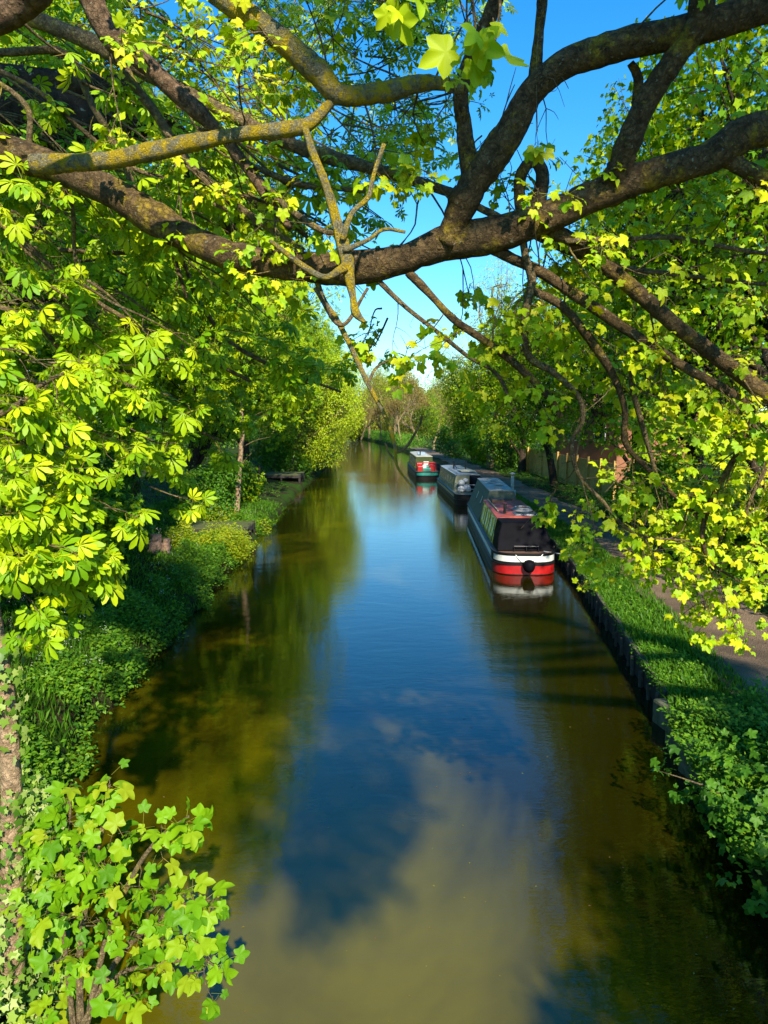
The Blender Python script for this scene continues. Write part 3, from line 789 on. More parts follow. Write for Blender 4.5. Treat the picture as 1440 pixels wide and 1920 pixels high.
for nm, bm, pts, d0, d1, n, joint in LIMBS:
    q, r = limb(pts, d0, d1, lk=.84 if bm == 'bark_lichen' else 1.0)
    if joint:        # carry the limb on to the trunk outside the frame
        jp = np.array(joint[:3]); tr_ = np.array([9.1, 1.0, min(max(joint[2] - 1.2, 3.5), 9)])
        start = q[0] if pts[0][0] > 1300 else None
        if start is not None:
            q = np.vstack([tr_, tr_ * .5 + jp * .5, jp, jp * .5 + q[0] * .5, jp * .15 + q[0] * .85, q]); r = np.concatenate([[.2, .18, .16, .15, r[0]], r])
        else:
            q = np.vstack([q, q[-1] * .85 + jp * .15, q[-1] * .5 + jp * .5, jp, jp * .5 + tr_ * .5, tr_]); r = np.concatenate([r, [r[-1], .15, .16, .18, .2]])
        n += 40
    m_ = MB()
    qq = spline(np.hstack([q, r[:, None]]), n)
    k = np.arange(n)
    wob = np.interp(k, np.arange(0, n + 5, 5), lim_rng.normal(0, .06, len(np.arange(0, n + 5, 5))))
    rad = np.maximum(qq[:, 3] * (1 + wob), .002)
    m_.tube(qq[:, :3] + lim_rng.normal(0, 1, (n, 3)) * rad[:, None] * .025, rad, 16 if r.max() > .05 else 8, None, .022, rng=lim_rng)
    m_.build(nm, bm, ov, True, origin=OB)

# fine twigs with leaves at their tips
trg = np.random.default_rng(52)
def limb_pts(i): return limb(LIMBS[i][2], LIMBS[i][3], LIMBS[i][4])[0]
for i, cnt, ln, r0, bias in [(12, 9, .7, .007, (.2, .1, -.2)), (13, 12, .8, .008, (.2, .3, -.1)), (15, 10, .7, .006, (.1, .1, -.3)), (4, 8, .6, .007, (0, .3, .2)), (3, 5, .6, .007, (-.2, .5, .2)),
                             (18, 12, .6, .007, (.1, .2, -.4)), (19, 16, .5, .006, (.1, .1, -.5)), (20, 7, .5, .005, (.1, .3, -.2)), (22, 14, .5, .005, (.2, .1, -.4)), (23, 12, .5, .005, (.2, .1, -.4)),
                             (24, 8, .5, .005, (.1, .2, -.2)), (25, 7, .5, .005, (.1, .2, -.2)), (33, 7, .5, .005, (.1, .1, -.4)), (34, 7, .5, .005, (.1, .1, -.4)), (21, 5, .4, .004, (.1, .1, -.2)), (10, 5, .5, .005, (.3, .3, .4)), (1, 5, .7, .007, (-.1, .6, .3)), (0, 6, .5, .006, (0, .7, .2))]:
    add_twigs(limb_pts(i), trg, cnt, ln, r0, bias)
def spray_spot(px, py, d, n, jit, tips=None, tw=None, src=None, r0=.005, length=.5, rng=trg):
    """a small leafy bough that ends near a spot, coming from src"""
    tips = TIPS if tips is None else tips; tw = TW if tw is None else tw
    c = P(px, py, d)
    a = c + np.array(src if src is not None else (.2, .1, .4)) * length
    tw.tube([a, (a + c) / 2 + rng.normal(0, .04, 3), c], [r0 * 1.6, r0 * 1.2, r0 * .7], 5, 8)
    for _ in range(n):
        e = c + rng.normal(0, jit, 3) * np.array([1, 1, .6]); b = a + (c - a) * rng.uniform(.3, .95)
        tw.tube([b, (b + e) / 2 + np.array([0, 0, .02]), e], [r0 * .8, r0 * .6, r0 * .4], 4, 4)
        tips.append((e, norm(e - b)))
for (x, y, d, n_, j) in [(1020, 965, 6.2, 5, .16), (1105, 1035, 6.0, 4, .16), (1160, 985, 6.2, 5, .2), (1180, 880, 6.2, 5, .2), (1240, 820, 6.3, 5, .22), (1210, 745, 6.0, 5, .2), (1270, 1000, 6.0, 6, .22), (1340, 1040, 5.8, 7, .25), (1400, 1000, 5.5, 7, .25),
                         (1420, 1080, 5.6, 7, .22), (1310, 1150, 6.0, 7, .2), (1250, 1100, 6.2, 6, .22), (1370, 1130, 6.0, 6, .2), (1290, 1080, 6.4, 7, .25), (1210, 1050, 6.8, 6, .25), (1150, 1090, 7.2, 5, .2), (1400, 930, 6.2, 6, .25), (1330, 890, 6.5, 6, .25),
                         (1140, 640, 6.0, 5, .22), (1260, 380, 5.2, 4, .15), (1300, 340, 5.5, 4, .15), (1200, 360, 5.4, 3, .12), (1290, 440, 5.6, 5, .2), (1150, 560, 6.0, 5, .2), (1360, 560, 6.2, 5, .25),
                         (1340, 800, 6.5, 6, .25), (1240, 680, 6.4, 5, .25), (1420, 700, 6.6, 6, .25), (1170, 760, 6.8, 5, .2),
                         (700, 650, 5.0, 3, .10), (690, 630, 5.2, 3, .1), (1250, 180, 5.0, 4, .15), (1420, 300, 4.6, 4, .12), (1400, 160, 5.5, 5, .2)]:
    spray_spot(x, y, d, n_, j)
TIPS = [q for q in TIPS if not open_sky(q[0])]
C = np.array([a for a, b in TIPS]); D = np.array([b for a, b in TIPS])
tag(TW.build('twigs', 'bark_twig', ov, True, origin=OB), kind='stuff')
ARR = [q - OB if i == 0 else q for i, q in enumerate(sprays(C, D * .7 + np.array([0, -.2, -.1]), 9, .045, .07, .6, trg, up=.9, spread=.05))]
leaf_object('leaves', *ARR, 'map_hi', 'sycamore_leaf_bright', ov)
petioles(ARR, 0.07, .0013, ov)
# unseen crowns added to the same tree, placed and shaped to cast shade
rng = np.random.default_rng(53)
lc, pick, pts, out = crown_points(rng, (8.3, -1.0, 7.7), (1.6, 2.8, 2.3), 18, 1500)
leaf_object('crown', *[q - OB if i == 0 else q for i, q in enumerate(sprays(pts, out, 6, .12, .12, .35, rng))], 'map_lo', 'sycamore_leaf', ov)  # unseen crown, added to cast shade

lc, pick, pts, out = crown_points(rng, (4.2, -5.4, 17.8), (3.1, 3.0, 2.5), 16, 1700)  # added out of view to shade the middle of the water
leaf_object('crown', *[q - OB if i == 0 else q for i, q in enumerate(sprays(pts, out, 6, .12, .12, .35, rng))], 'map_lo', 'sycamore_leaf', ov)  # unseen crown, added to shade the middle of the water
mb = MB(); mb.tube([(8.6, .2, 12.5), (7.8, -1.5, 14.5), (4.5, -4, 16.5), (0, -5.5, 18)], [.24, .18, .12, .03], 8, 20); mb.build('limb', 'bark_brown', ov, True, origin=OB)  # unseen limb out to the shading crowns
lc, pick, pts, out = crown_points(rng, (-.4, -5.4, 18.0), (2.8, 3.0, 2.5), 14, 1300)  # added out of view to shade the water further left
leaf_object('crown', *[q - OB if i == 0 else q for i, q in enumerate(sprays(pts, out, 6, .12, .12, .35, rng))], 'map_lo', 'sycamore_leaf', ov)
lc, pick, pts, out = crown_points(rng, (2.5, -5.2, 11.0), (1.8, 3.2, 1.5), 11, 330)  # sparse unseen crown, added to dapple the near water
leaf_object('crown', *[q - OB if i == 0 else q for i, q in enumerate(sprays(pts, out, 6, .12, .12, .35, rng))], 'map_lo', 'sycamore_leaf', ov)
lc, pick, pts, out = crown_points(rng, (5.4, -2.2, 5.6), (2.2, 1.6, 1.1), 12, 900)  # low unseen crown, added to shade the near water at right
leaf_object('crown', *[q - OB if i == 0 else q for i, q in enumerate(sprays(pts, out, 6, .12, .12, .35, rng))], 'map_lo', 'sycamore_leaf', ov)
mb = MB(); mb.tube([(9.1, 1.0, 4.4), (6.5, -.8, 5.4), (5.0, -1.8, 5.6), (3.8, -2.0, 5.8)], [.2, .14, .09, .03], 8, 20); mb.build('limb', 'bark_brown', ov, True, origin=OB)  # unseen limb out to the low shading crown
lc, pick, pts, out = crown_points(rng, (3.2, -1.4, 12.2), (2.4, 1.9, 1.5), 12, 900)  # unseen crown, added to put the right-hand limbs in shade
leaf_object('crown', *[q - OB if i == 0 else q for i, q in enumerate(sprays(pts, out, 6, .12, .12, .35, rng))], 'map_lo', 'sycamore_leaf', ov)
mb = MB(); mb.tube([(8.6, .2, 11.5), (6.5, -.8, 12), (4, -1.4, 12.2), (2, -1.6, 12.6)], [.2, .14, .09, .03], 8, 20); mb.build('limb', 'bark_brown', ov, True, origin=OB)  # unseen limb out to the crown that shades the limbs
# big leaves hanging in at the top edge, close to the viewer
TIPS2 = []; T2 = MB()
for (x, y, d, n_, j) in [(760, -10, 2.2, 2, .03), (880, 80, 2.3, 2, .03), (925, 100, 2.3, 1, .03)]:
    spray_spot(x, y, d, n_, j, TIPS2, T2, (.0, .1, .5), .004, .4)
C = np.array([a for a, b in TIPS2]); D = np.array([b for a, b in TIPS2])
leaf_object('leaf_spray', *[q - OB if i == 0 else q for i, q in enumerate(sprays(C, D, 3, .062, .045, .8, trg, up=.5, spread=.02))], 'map_hi', 'sycamore_leaf_bright', ov)
T2.build('twig', 'bark_twig', ov, True, origin=OB)

# ------------------------------------------------------------------ chestnut boughs reaching in from the left, close by
LB = np.array([-8.2, 5.5, .8])
lt = root('chestnut_tree', LB, 0, 'near chestnut tree with a thick dark bough entering at the upper left edge', 'tree')
mb = MB(); mb.tube([(-8.2, 5.5, .3), (-8.2, 5.5, 1.6), (-8.0, 5.8, 4), (-7.7, 6.3, 7), (-7.4, 6.5, 11)], [.55, .42, .38, .32, .12], 14, 30, .03, rng=rng)
mb.build('trunk', 'bark_brown', lt, True, origin=LB)
lc, pick, pts, out = crown_points(rng, (-8.2, 6.0, 8.0), (3.0, 3.4, 4.6), 22, 1500)  # unseen crown, added to shade the left bank
leaf_object('crown', *[q - LB if i == 0 else q for i, q in enumerate(sprays(pts, out, 6, .18, .13, .35, rng))], 'pal_lo', 'chestnut_leaf', lt)  # unseen crown, added to shade the left bank
TIPS3 = []; T3 = MB()
trg3 = np.random.default_rng(61)
BOUGHS = [
 ('bark_dark', [(-260, 150, 110), (-60, 195, 120), (60, 215, 110), (160, 232, 90), (260, 225, 60), (330, 250, 36), (400, 330, 22)], 7.0, 8.0),
 ('bark_dark', [(255, 170, 40), (290, 235, 40), (350, 300, 32), (400, 380, 26), (430, 425, 26), (500, 380, 22), (560, 335, 14)], 7.6, 8.4),
 ('bark_twig', [(-60, 380, 10), (60, 470, 9), (150, 545, 9), (260, 612, 9), (360, 660, 8), (470, 715, 6)], 5.0, 6.0),
 ('bark_twig', [(330, 480, 8), (370, 560, 8), (430, 640, 8), (520, 690, 7), (640, 735, 4)], 6.0, 6.4),
 ('bark_twig', [(120, 100, 14), (170, 190, 13), (230, 300, 12), (270, 400, 11), (320, 470, 9), (350, 560, 6)], 5.4, 5.8),
 ('bark_twig', [(-40, 140, 10), (50, 200, 10), (60, 290, 11), (130, 370, 9), (140, 480, 7), (160, 600, 5)], 5.0, 5.4),
 ('bark_twig', [(-40, 120, 9), (70, 170, 9), (150, 240, 8), (260, 320, 8), (400, 350, 6), (540, 400, 4)], 5.4, 5.8),
 ('bark_twig', [(-60, 800, 14), (30, 760, 11), (80, 720, 9), (120, 700, 6)], 4.6, 4.6),
 ('bark_twig', [(-60, 850, 12), (30, 890, 10), (90, 940, 9), (110, 1000, 6), (160, 1030, 5)], 4.6, 4.8),
 ('bark_twig', [(-60, 960, 10), (40, 985, 8), (120, 1005, 6), (160, 1040, 4)], 4.4, 4.6),
 ('bark_twig', [(-60, 560, 10), (60, 600, 10), (120, 660, 9), (200, 690, 7), (270, 700, 5)], 5.2, 5.6),
 ('bark_twig', [(-60, 1000, 8), (10, 1060, 7), (30, 1080, 5)], 4.4, 4.5),
 ('bark_twig', [(-60, 680, 9), (80, 720, 9), (200, 760, 8), (330, 790, 6), (420, 830, 4)], 6.2, 7.0),
]
for bm, pts, d0, d1 in BOUGHS:
    q, r = limb(pts, d0, d1)
    jp = np.array([-7.9, 6.0, min(max(q[0][2] + .3, 2.2), 8)]); d_ = q[0] - jp
    q = np.vstack([jp, jp + d_ * .4, jp + d_ * .75, jp + d_ * .92, q]); r = np.concatenate([[max(r[0] * 1.2, .02)] * 3 + [r[0]], r])
    m_ = MB(); m_.tube(q, r, 12 if r.max() > .1 else 7, 50, .05, rng=trg3)
    m_.build('bough' if r.max() > .1 else 'branch', bm, lt, True, origin=LB)
    add_twigs(q, trg3, 7 if r.max() < .1 else 10, .5 if r.max() < .1 else 1.0, .005, (.15, 0, -.15), .45, 2, TIPS3, T3)
for (x, y, d, n_, j) in [(90, 690, 4.4, 3, .12), (200, 715, 4.8, 4, .14), (260, 730, 5.0, 3, .1), (30, 770, 4.4, 3, .1), (60, 830, 4.5, 4, .14), (150, 850, 4.9, 4, .14), (30, 900, 4.3, 3, .1), (190, 910, 4.6, 4, .13), (110, 960, 4.6, 4, .13), (220, 960, 4.7, 3, .1),
                         (50, 1040, 4.3, 3, .1), (160, 1045, 4.4, 2, .06), (20, 960, 4.2, 3, .08), (330, 830, 5.8, 3, .12), (365, 940, 6.2, 2, .07), (240, 830, 5.4, 3, .14), (350, 760, 6.0, 4, .18), (420, 720, 6.4, 4, .2), (120, 600, 5.2, 4, .2), (40, 560, 5, 4, .2),
                         (230, 560, 6, 4, .2), (330, 640, 6, 4, .2), (480, 660, 7, 4, .2), (560, 700, 7, 4, .2), (240, 460, 6, 4, .2), (100, 440, 5.6, 4, .2), (360, 520, 6.5, 4, .2), (470, 560, 7, 4, .2), (550, 600, 7.5, 4, .2), (620, 690, 8, 4, .2), (20, 660, 4.8, 3, .12)]:
    spray_spot(x, y, d, n_, j, TIPS3, T3, (-.8, .1, .25), .005, .5, trg3)
for _ in range(85):
    x, y = trg3.uniform(-60, 560), trg3.uniform(20, 560); d = trg3.uniform(4.6, 7); q = []
    ln = trg3.uniform(180, 380); sl_ = trg3.uniform(.35, 1.3); px_, py2 = x, y
    for k in range(5):
        q.append(P(px_, py2, d + .12 * k)); st_ = sl_ * trg3.uniform(.6, 1.3); px_ += ln / 5 / math.hypot(1, st_); py2 += ln / 5 * st_ / math.hypot(1, st_)
    T3.tube(q, np.linspace(.010, .003, 5) * trg3.uniform(.7, 1.3), 5, 14)
    for k in (2, 3):
        e = q[k] + np.array([trg3.normal(.1, .12), trg3.normal(0, .1), trg3.normal(-.12, .15)]); T3.tube([q[k], (q[k] + e) / 2 + trg3.normal(0, .015, 3), e], [.004, .003, .002], 4, 5)
        if trg3.random() < .5: TIPS3.append((e, norm(e - q[k])))
# finer sprays against the open sky
FINE = []
for _ in range(75):
    x, y = trg3.uniform(430, 900), trg3.uniform(-120, 350)
    spray_spot(x, y, trg3.uniform(7, 11), 4, .3, FINE, T3, (trg3.uniform(-.9, .4), trg3.uniform(-.3, .3), trg3.uniform(-.1, .7)), .007, 1.0, trg3)
FINE = [q for q in FINE if not open_sky(q[0])]
C = np.array([a for a, b in FINE]); D = np.array([b for a, b in FINE])
leaf_object('leaves', *[q - LB if i == 0 else q for i, q in enumerate(sprays(C, D * .6 + np.array([0, -.1, -.1]), 6, .085, .08, .7, trg3, up=.9, spread=.04, tilt=.35))], 'pal_lo', 'chestnut_leaf_bright', lt)
# a looser canopy over the water, high up between the limbs
N_NEAR = len(TIPS3)
for _ in range(150):
    x = trg3.uniform(-40, 980) ; y = trg3.uniform(-160, 430) if x < 640 else trg3.uniform(-160, 330)
    if x > 860 and y > 60: continue
    if 560 < x and trg3.random() < .5: continue
    spray_spot(x, y, trg3.uniform(6.5, 10), 4, .26, TIPS3, T3, (trg3.uniform(-.9, -.2), trg3.uniform(-.3, .3), trg3.uniform(-.1, .6)), .007, 1.1, trg3)
NEAR3 = [q for q in TIPS3[:N_NEAR] if not open_sky(q[0])]; FAR3 = [q for q in TIPS3[N_NEAR:] if not open_sky(q[0])]
C = np.array([a for a, b in NEAR3]); D = np.array([b for a, b in NEAR3])
tag(T3.build('twigs', 'bark_twig', lt, True, origin=LB), kind='stuff')
ARR = [q - LB if i == 0 else q for i, q in enumerate(sprays(C, D * .6 + np.array([0, -.1, .1]), 6, .108, .085, .45, trg3, up=1.0, spread=.04, tilt=.28))]
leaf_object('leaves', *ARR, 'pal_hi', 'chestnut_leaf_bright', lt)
petioles(ARR, 0.085, .0016, lt)
C = np.array([a for a, b in FAR3]); D = np.array([b for a, b in FAR3])
leaf_object('leaves', *[q - LB if i == 0 else q for i, q in enumerate(sprays(C, D * .6 + np.array([0, -.1, 0]), 6, .12, .09, .6, trg3, up=.9, spread=.04, tilt=.3))], 'pal_lo', 'chestnut_leaf_bright', lt)

# ------------------------------------------------------------------ sycamore sapling and ivy-clad trunk at the lower left
SB = G(148, 1935, .35)
sa = root('sycamore_sapling', SB, 0, 'young sycamore sapling with big lobed leaves leaning over the water at lower left', 'sapling')
TIPS4 = []; T4 = MB(); r4 = np.random.default_rng(71)
for pts, d0, d1 in [([(160, 1900, 16), (150, 1780, 14), (170, 1650, 12), (195, 1540, 9), (205, 1470, 6)], 5.2, 5.2),
                    ([(165, 1890, 14), (200, 1760, 12), (250, 1640, 10), (300, 1570, 8), (355, 1530, 5)], 5.2, 4.9),
                    ([(165, 1895, 14), (220, 1800, 12), (290, 1730, 10), (360, 1690, 7), (400, 1690, 5)], 5.1, 4.8),
                    ([(165, 1895, 12), (220, 1830, 10), (300, 1810, 8), (370, 1795, 6), (400, 1810, 4)], 5.0, 4.7),
                    ([(160, 1900, 13), (120, 1760, 10), (110, 1640, 9), (130, 1540, 6), (130, 1490, 4)], 5.3, 5.4)]:
    q, r = limb(pts, d0, d1); q[0] = SB + r4.normal(0, .05, 3)
    m_ = MB(); m_.tube(q, r, 7, 26, .04, rng=r4); m_.build('stem', 'bark_twig', sa, True, origin=SB)
    add_twigs(q, r4, 4, .25, .004, (0, -.1, .1), .35, 1, TIPS4, T4)
    TIPS4.append((q[-1], norm(q[-1] - q[-2])))
for (x, y, d, n_, j) in [(350, 1540, 4.9, 3, .07), (330, 1570, 4.9, 2, .06), (265, 1560, 5.0, 2, .08), (210, 1600, 5.1, 4, .12), (150, 1580, 5.2, 4, .12), (120, 1640, 5.2, 4, .13), (230, 1660, 5.0, 4, .12), (300, 1690, 4.9, 4, .1), (370, 1690, 4.8, 3, .08), (395, 1700, 4.8, 2, .06),
                         (330, 1740, 4.8, 4, .1), (260, 1750, 4.9, 4, .12), (180, 1720, 5.0, 4, .13), (310, 1800, 4.7, 3, .09), (375, 1810, 4.7, 2, .06), (240, 1830, 4.7, 3, .09), (265, 1860, 4.6, 2, .05), (100, 1720, 5.1, 4, .13), (120, 1540, 5.3, 3, .1), (130, 1490, 5.4, 2, .06), (200, 1500, 5.2, 3, .07), (205, 1460, 5.2, 1, .02), (90, 1580, 5.4, 4, .12), (60, 1650, 5.3, 4, .12), (110, 1800, 5.1, 4, .12), (165, 1800, 5.2, 4, .12), (90, 1880, 5.1, 3, .1), (180, 1860, 5.2, 3, .1), (60, 1760, 5.2, 4, .12)]:
    spray_spot(x, y, d, n_, j, TIPS4, T4, (-.25, .1, -.25), .004, .4, r4)
C = np.array([a for a, b in TIPS4]); D = np.array([b for a, b in TIPS4])
tag(T4.build('twigs', 'bark_twig', sa, True, origin=SB), kind='stuff')
ARR = [q - SB if i == 0 else q for i, q in enumerate(sprays(C, D + np.array([.1, -.4, .1]), 4, .082, .085, .5, r4, up=.8, spread=.05, tilt=.45))]
leaf_object('leaves', *ARR, 'map_hi', 'sapling_leaf', sa)
petioles(ARR, 0.085, .0016, sa)

IB = G(20, 1830, .5)
iv = root('ivy_clad_tree', IB, 0, 'slim bare tree trunk wrapped in ivy at the lower left edge', 'tree')
q = np.array([IB + [0, 0, -.2], P(22, 1640, IB[1] - .1), P(22, 1500, IB[1]), P(14, 1340, IB[1] + .05), P(2, 1240, IB[1] + .1), P(-30, 1050, IB[1] + .2), P(-90, 700, IB[1] + .3)])
m_ = MB(); m_.tube(q, [.10, .085, .078, .07, .06, .05, .03], 12, 50, .03, rng=r4); m_.build('trunk', 'bark_pale', iv, True, origin=IB)
s = spline(q, 100)
ii = r4.choice(np.concatenate([np.arange(0, 38), np.arange(0, 20), np.arange(42, 58), np.arange(60, 72)]), 600)
an = r4.uniform(0, 6.28, len(ii)); o_ = np.stack([np.cos(an), np.sin(an), np.zeros(len(ii))], 1)
leaf_object('ivy', s[ii] + o_ * r4.uniform(.08, .17, (len(ii), 1)) - IB, np.stack([o_[:, 1] * .4, -o_[:, 0] * .4, -np.ones(len(ii))], 1) + r4.normal(0, .4, (len(ii), 3)), o_ + r4.normal(0, .3, (len(ii), 3)) + np.array([0, 0, .3]), r4.uniform(.035, .065, len(ii)), 'ivy', 'ivy_leaf', iv)
# ivy carpet on the steep near bank
n = 5200
y = r4.uniform(4.2, 8.5, n); x = xl(y) - r4.gamma(1.5, .55, n) + .12
z = zl(x, y) + r4.uniform(0, .5, n) * np.interp(xl(y) - x, [0, .5], [.4, 1])
nn = np.stack([.4 * np.ones(n), -.5 * np.ones(n), .9 * np.ones(n)], 1) + r4.normal(0, .4, (n, 3))
tag(leaf_object('ivy_carpet', np.stack([x, y, z], 1), np.stack([.3 * np.ones(n), -.6 * np.ones(n), -.4 * np.ones(n)], 1) + r4.normal(0, .5, (n, 3)), nn, r4.uniform(.035, .075, n), 'ivy', 'ivy_leaf'),
    'pale green ivy carpeting the near left bank below the sapling', 'ivy', kind='stuff')

# ------------------------------------------------------------------ bank plants
_a, _b = G(462, 990, .74), G(562, 890, 1.0)
JX = (_a[0] - 2.7, _a[1], _b[0] - 2.6, _b[1])
def herbs(name, n, xf, yr, hgt, mat, tm, size, seed, label, cat, k=7):
    rng = np.random.default_rng(seed)
    y = yr[0] + (yr[1] - yr[0]) * rng.uniform(0, 1, n) ** 1.4
    x, z = xf(rng, y, n)
    cl = np.sin(x * 2.1 + y * .9 + seed) + np.sin(y * 1.7 - x * 1.3 + seed * 2) + np.sin(x * 4.3 + y * 3.1)
    kp = (cl + rng.normal(0, .5, n) > -.55) & ~((x > JX[0]) & (y > JX[1] - 1.0) & (y < JX[1] + 1.9) & (x < 0)) & ~((x > JX[2]) & (y > JX[3] - 2.5) & (y < JX[3] + 3) & (x < 0))
    x, y, z, cl = x[kp], y[kp], z[kp], cl[kp]; n = len(x)
    h = hgt * rng.uniform(.3, 1.2, n) * np.interp(cl, [-1.5, 0, 2.5], [.45, .8, 1.7])
    C = np.stack([x, y, z + h], 1)
    o_ = np.stack([rng.normal(.1, .35, n), rng.normal(-.15, .35, n), np.ones(n)], 1)
    return tag(leaf_object(name, *sprays(C, o_, k, size, size * .6, .35, rng, spread=.07), tm, mat), label, cat, kind='stuff')
def left_strip(lo, hi, pw=1.0, over=.15):
    def f(rng, y, n):
        d = lo + (hi - lo) * rng.uniform(0, 1, n) ** pw
        x = xl(y) - d + .16 * np.sin(y * 2.1) + over
        return x, np.where(d < over, .05, zl(x, y))
    return f
def right_strip(lo, hi, pw=1.0):
    def f(rng, y, n):
        x = xr(y) + lo + (hi - lo) * rng.uniform(0, 1, n) ** pw
        return x, zr(x, y)
    return f
herbs('bank_herbs', 9000, left_strip(-.1, 1.5, .8), (7, 34), .34, 'herb_leaf', 'kite', .085, 81, 'dark green nettles and herbs edging the offside water', 'herbs')
herbs('ground_cover', 9000, left_strip(.9, 7.5), (8, 60), .16, 'herb_leaf', 'kite', .07, 82, 'low green ground cover on the shaded offside bank', 'ground cover')
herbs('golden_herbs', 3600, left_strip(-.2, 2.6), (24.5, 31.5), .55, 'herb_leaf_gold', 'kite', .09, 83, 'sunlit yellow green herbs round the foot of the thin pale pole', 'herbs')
herbs('cow_parsley', 420, left_strip(.3, 3.2), (12, 32), .75, 'white_petal', 'kite', .022, 84, 'scattered white cow parsley flowers on the offside bank', 'flowers', 9)
herbs('verge_herbs', 5200, right_strip(-.07, .8), (10, 45), .09, 'herb_leaf', 'kite', .06, 85, 'low weeds along the timber edge of the towpath', 'herbs')
herbs('path_edge_herbs', 5200, right_strip(3.3, 7.5), (8, 80), .32, 'shrub_leaf', 'kite', .10, 86, 'dark undergrowth along the far side of the towpath', 'herbs')
herbs('corner_herbs', 4200, right_strip(-.32, 1.9), (5.2, 10.5), .30, 'herb_leaf', 'kite', .075, 87, 'thick green weeds on the near towpath corner', 'herbs')
def blades(name, n, xf, yr, h, seed, label):
    rng = np.random.default_rng(seed)
    y = yr[0] + (yr[1] - yr[0]) * rng.uniform(0, 1, n) ** 1.6
    x, z = xf(rng, y, n)
    kp = ~((x > JX[0]) & (y > JX[1] - .6) & (y < JX[1] + 2.2) & (x < 0)) & ~((x > JX[2]) & (y > JX[3] - 1.5) & (y < JX[3] + 3.5) & (x < 0))
    x, y, z = x[kp], y[kp], z[kp]; n = len(x)
    U = np.stack([rng.normal(0, .35, n), rng.normal(0, .35, n), np.ones(n)], 1)
    N_ = np.stack([rng.normal(0, 1, n), -1 + rng.normal(0, .6, n), .2 * np.ones(n)], 1)
    return tag(leaf_object(name, np.stack([x, y, z - .01], 1), U, N_, h * rng.uniform(.5, 1.3, n), 'blade', 'grass_blade'), label, 'grass', kind='stuff')
blades('verge_grass', 34000, right_strip(-.05, 1.4), (5, 50), .15, 91, 'short grass verge between the timber edge and the towpath')
blades('bank_grass', 34000, left_strip(.1, 6.0), (7, 40), .2, 92, 'grass growing on the shaded offside bank')

rl = np.random.default_rng(97)
n = 2600; y = 6 + 40 * rl.uniform(0, 1, n) ** 1.6; x = xr(y) + rl.uniform(.9, 3.5, n)
tag(leaf_object('leaf_litter', np.stack([x, y, zr(x, y) + .046], 1), unit(n, rl) * np.array([1, 1, .15]), np.array([0, 0, 1.0]) + rl.normal(0, .25, (n, 3)), rl.uniform(.02, .05, n), 'kite', 'litter'), 'dead leaves and twigs scattered over the towpath', 'leaf litter', kind='stuff')
n = 420; y = 5 + 22 * rl.uniform(0, 1, n) ** 1.5; u = rl.uniform(0, 1, n); u = np.where(rl.random(n) < .6, u ** 3, 1 - u ** 3); x = xl(y) + .15 + (xr(y) - xl(y) - .3) * u
tag(leaf_object('floating_leaves', np.stack([x, y, np.full(n, .004)], 1), unit(n, rl) * np.array([1, 1, 0]), np.array([0, 0, 1.0]) + rl.normal(0, .05, (n, 3)), rl.uniform(.012, .035, n), 'kite', 'litter'), 'small dead leaves and flecks floating near the canal edges', 'leaf litter', kind='stuff')
# maple-leaved bush at the lower right corner
CB = np.array([float(xr(7.4)) + .35, 7.4, .42])
cb = root('sycamore_bush', CB, 0, 'dark lobed bush spilling over the water at the lower right edge', 'bush')
rb = np.random.default_rng(95)
c_ = CB + rb.normal(0, 1, (260, 3)) * np.array([.38, .8, .25]) + np.array([-.05, 0, .15]); c_ = c_[c_[:, 2] > .1]
leaf_object('foliage', *[q - CB if i == 0 else q for i, q in enumerate(sprays(c_, norm(c_ - CB + np.array([-.3, -.2, .3])), 5, .075, .06, .4, rb, spread=.05))], 'map_hi', 'shrub_leaf', cb)
mb = MB()
for k in range(10):
    e = c_[k]; mb.tube([CB + rb.normal(0, .08, 3) - [0, 0, .1], (CB + e) / 2 + [0, 0, .1], e], [.018, .012, .005], 5, 6)
mb.build('stem', 'bark_twig', cb, True, origin=CB)

# ------------------------------------------------------------------ materials of built things
paint('hull_black', (.012, .012, .013), .5, .5, 3, .004, spec=.2)
paint('hull_pale', (.42, .52, .60), .3, .3, 4)
paint('hull_white', (.72, .74, .68), .4, .25, 5)
paint('hull_red', (.42, .012, .012), .35, .35, 4)
paint('cabin_olive', (.78, .66, .01), .2, .2, 3, spec=.35)
paint('cabin_dark', (.05, .075, .02), .25, .4, 3, spec=.6)
paint('roof_red', (.40, .075, .05), .6, .45, 3.5, .003)
paint('tarp_black', (.006, .006, .009), .6, .4, 3, .006, bscale=4, spec=.04)
paint('canvas_green', (.15, .175, .12), .8, .3, 4, .02, bscale=7)
paint('canvas_top', (.42, .44, .40), .8, .35, 2.2, .01)
paint('deck_brown', (.16, .085, .05), .7, .4, 9)
paint('metal_grey', (.38, .40, .42), .4, .3, 8, metal=.4)
paint('metal_black', (.015, .015, .016), .4, .3, 8)
paint('rope_grey', (.34, .36, .38), .8, .5, 60, .01)
paint('panel_blue', (.08, .12, .17), .15, .3, 3)
paint('cream_paint', (.45, .44, .34), .35, .25, 4)
paint('grey_paint', (.26, .27, .18), .35, .3, 4)
paint('sack_white', (.62, .62, .60), .8, .3, 8, .02, bscale=14)
paint('teal_paint', (.02, .24, .19), .4, .3, 5)
paint('timber_black', (.035, .030, .026), .85, .6, 14, .012)
paint('timber_moss', (.075, .068, .028), .9, .5, 9, .012, col2=(.055, .085, .012))
paint('timber_grey', (.17, .145, .11), .9, .5, 16, .01)
paint('timber_old', (.085, .070, .050), .9, .6, 12, .01)
paint('stone_grey', (.17, .15, .11), .9, .4, 8, .02, col2=(.05, .065, .02))
paint('fence_wood', (.74, .46, .12), .8, .4, 4, .006)
paint('brick', (.36, .15, .075), .9, .4, 20, .01)
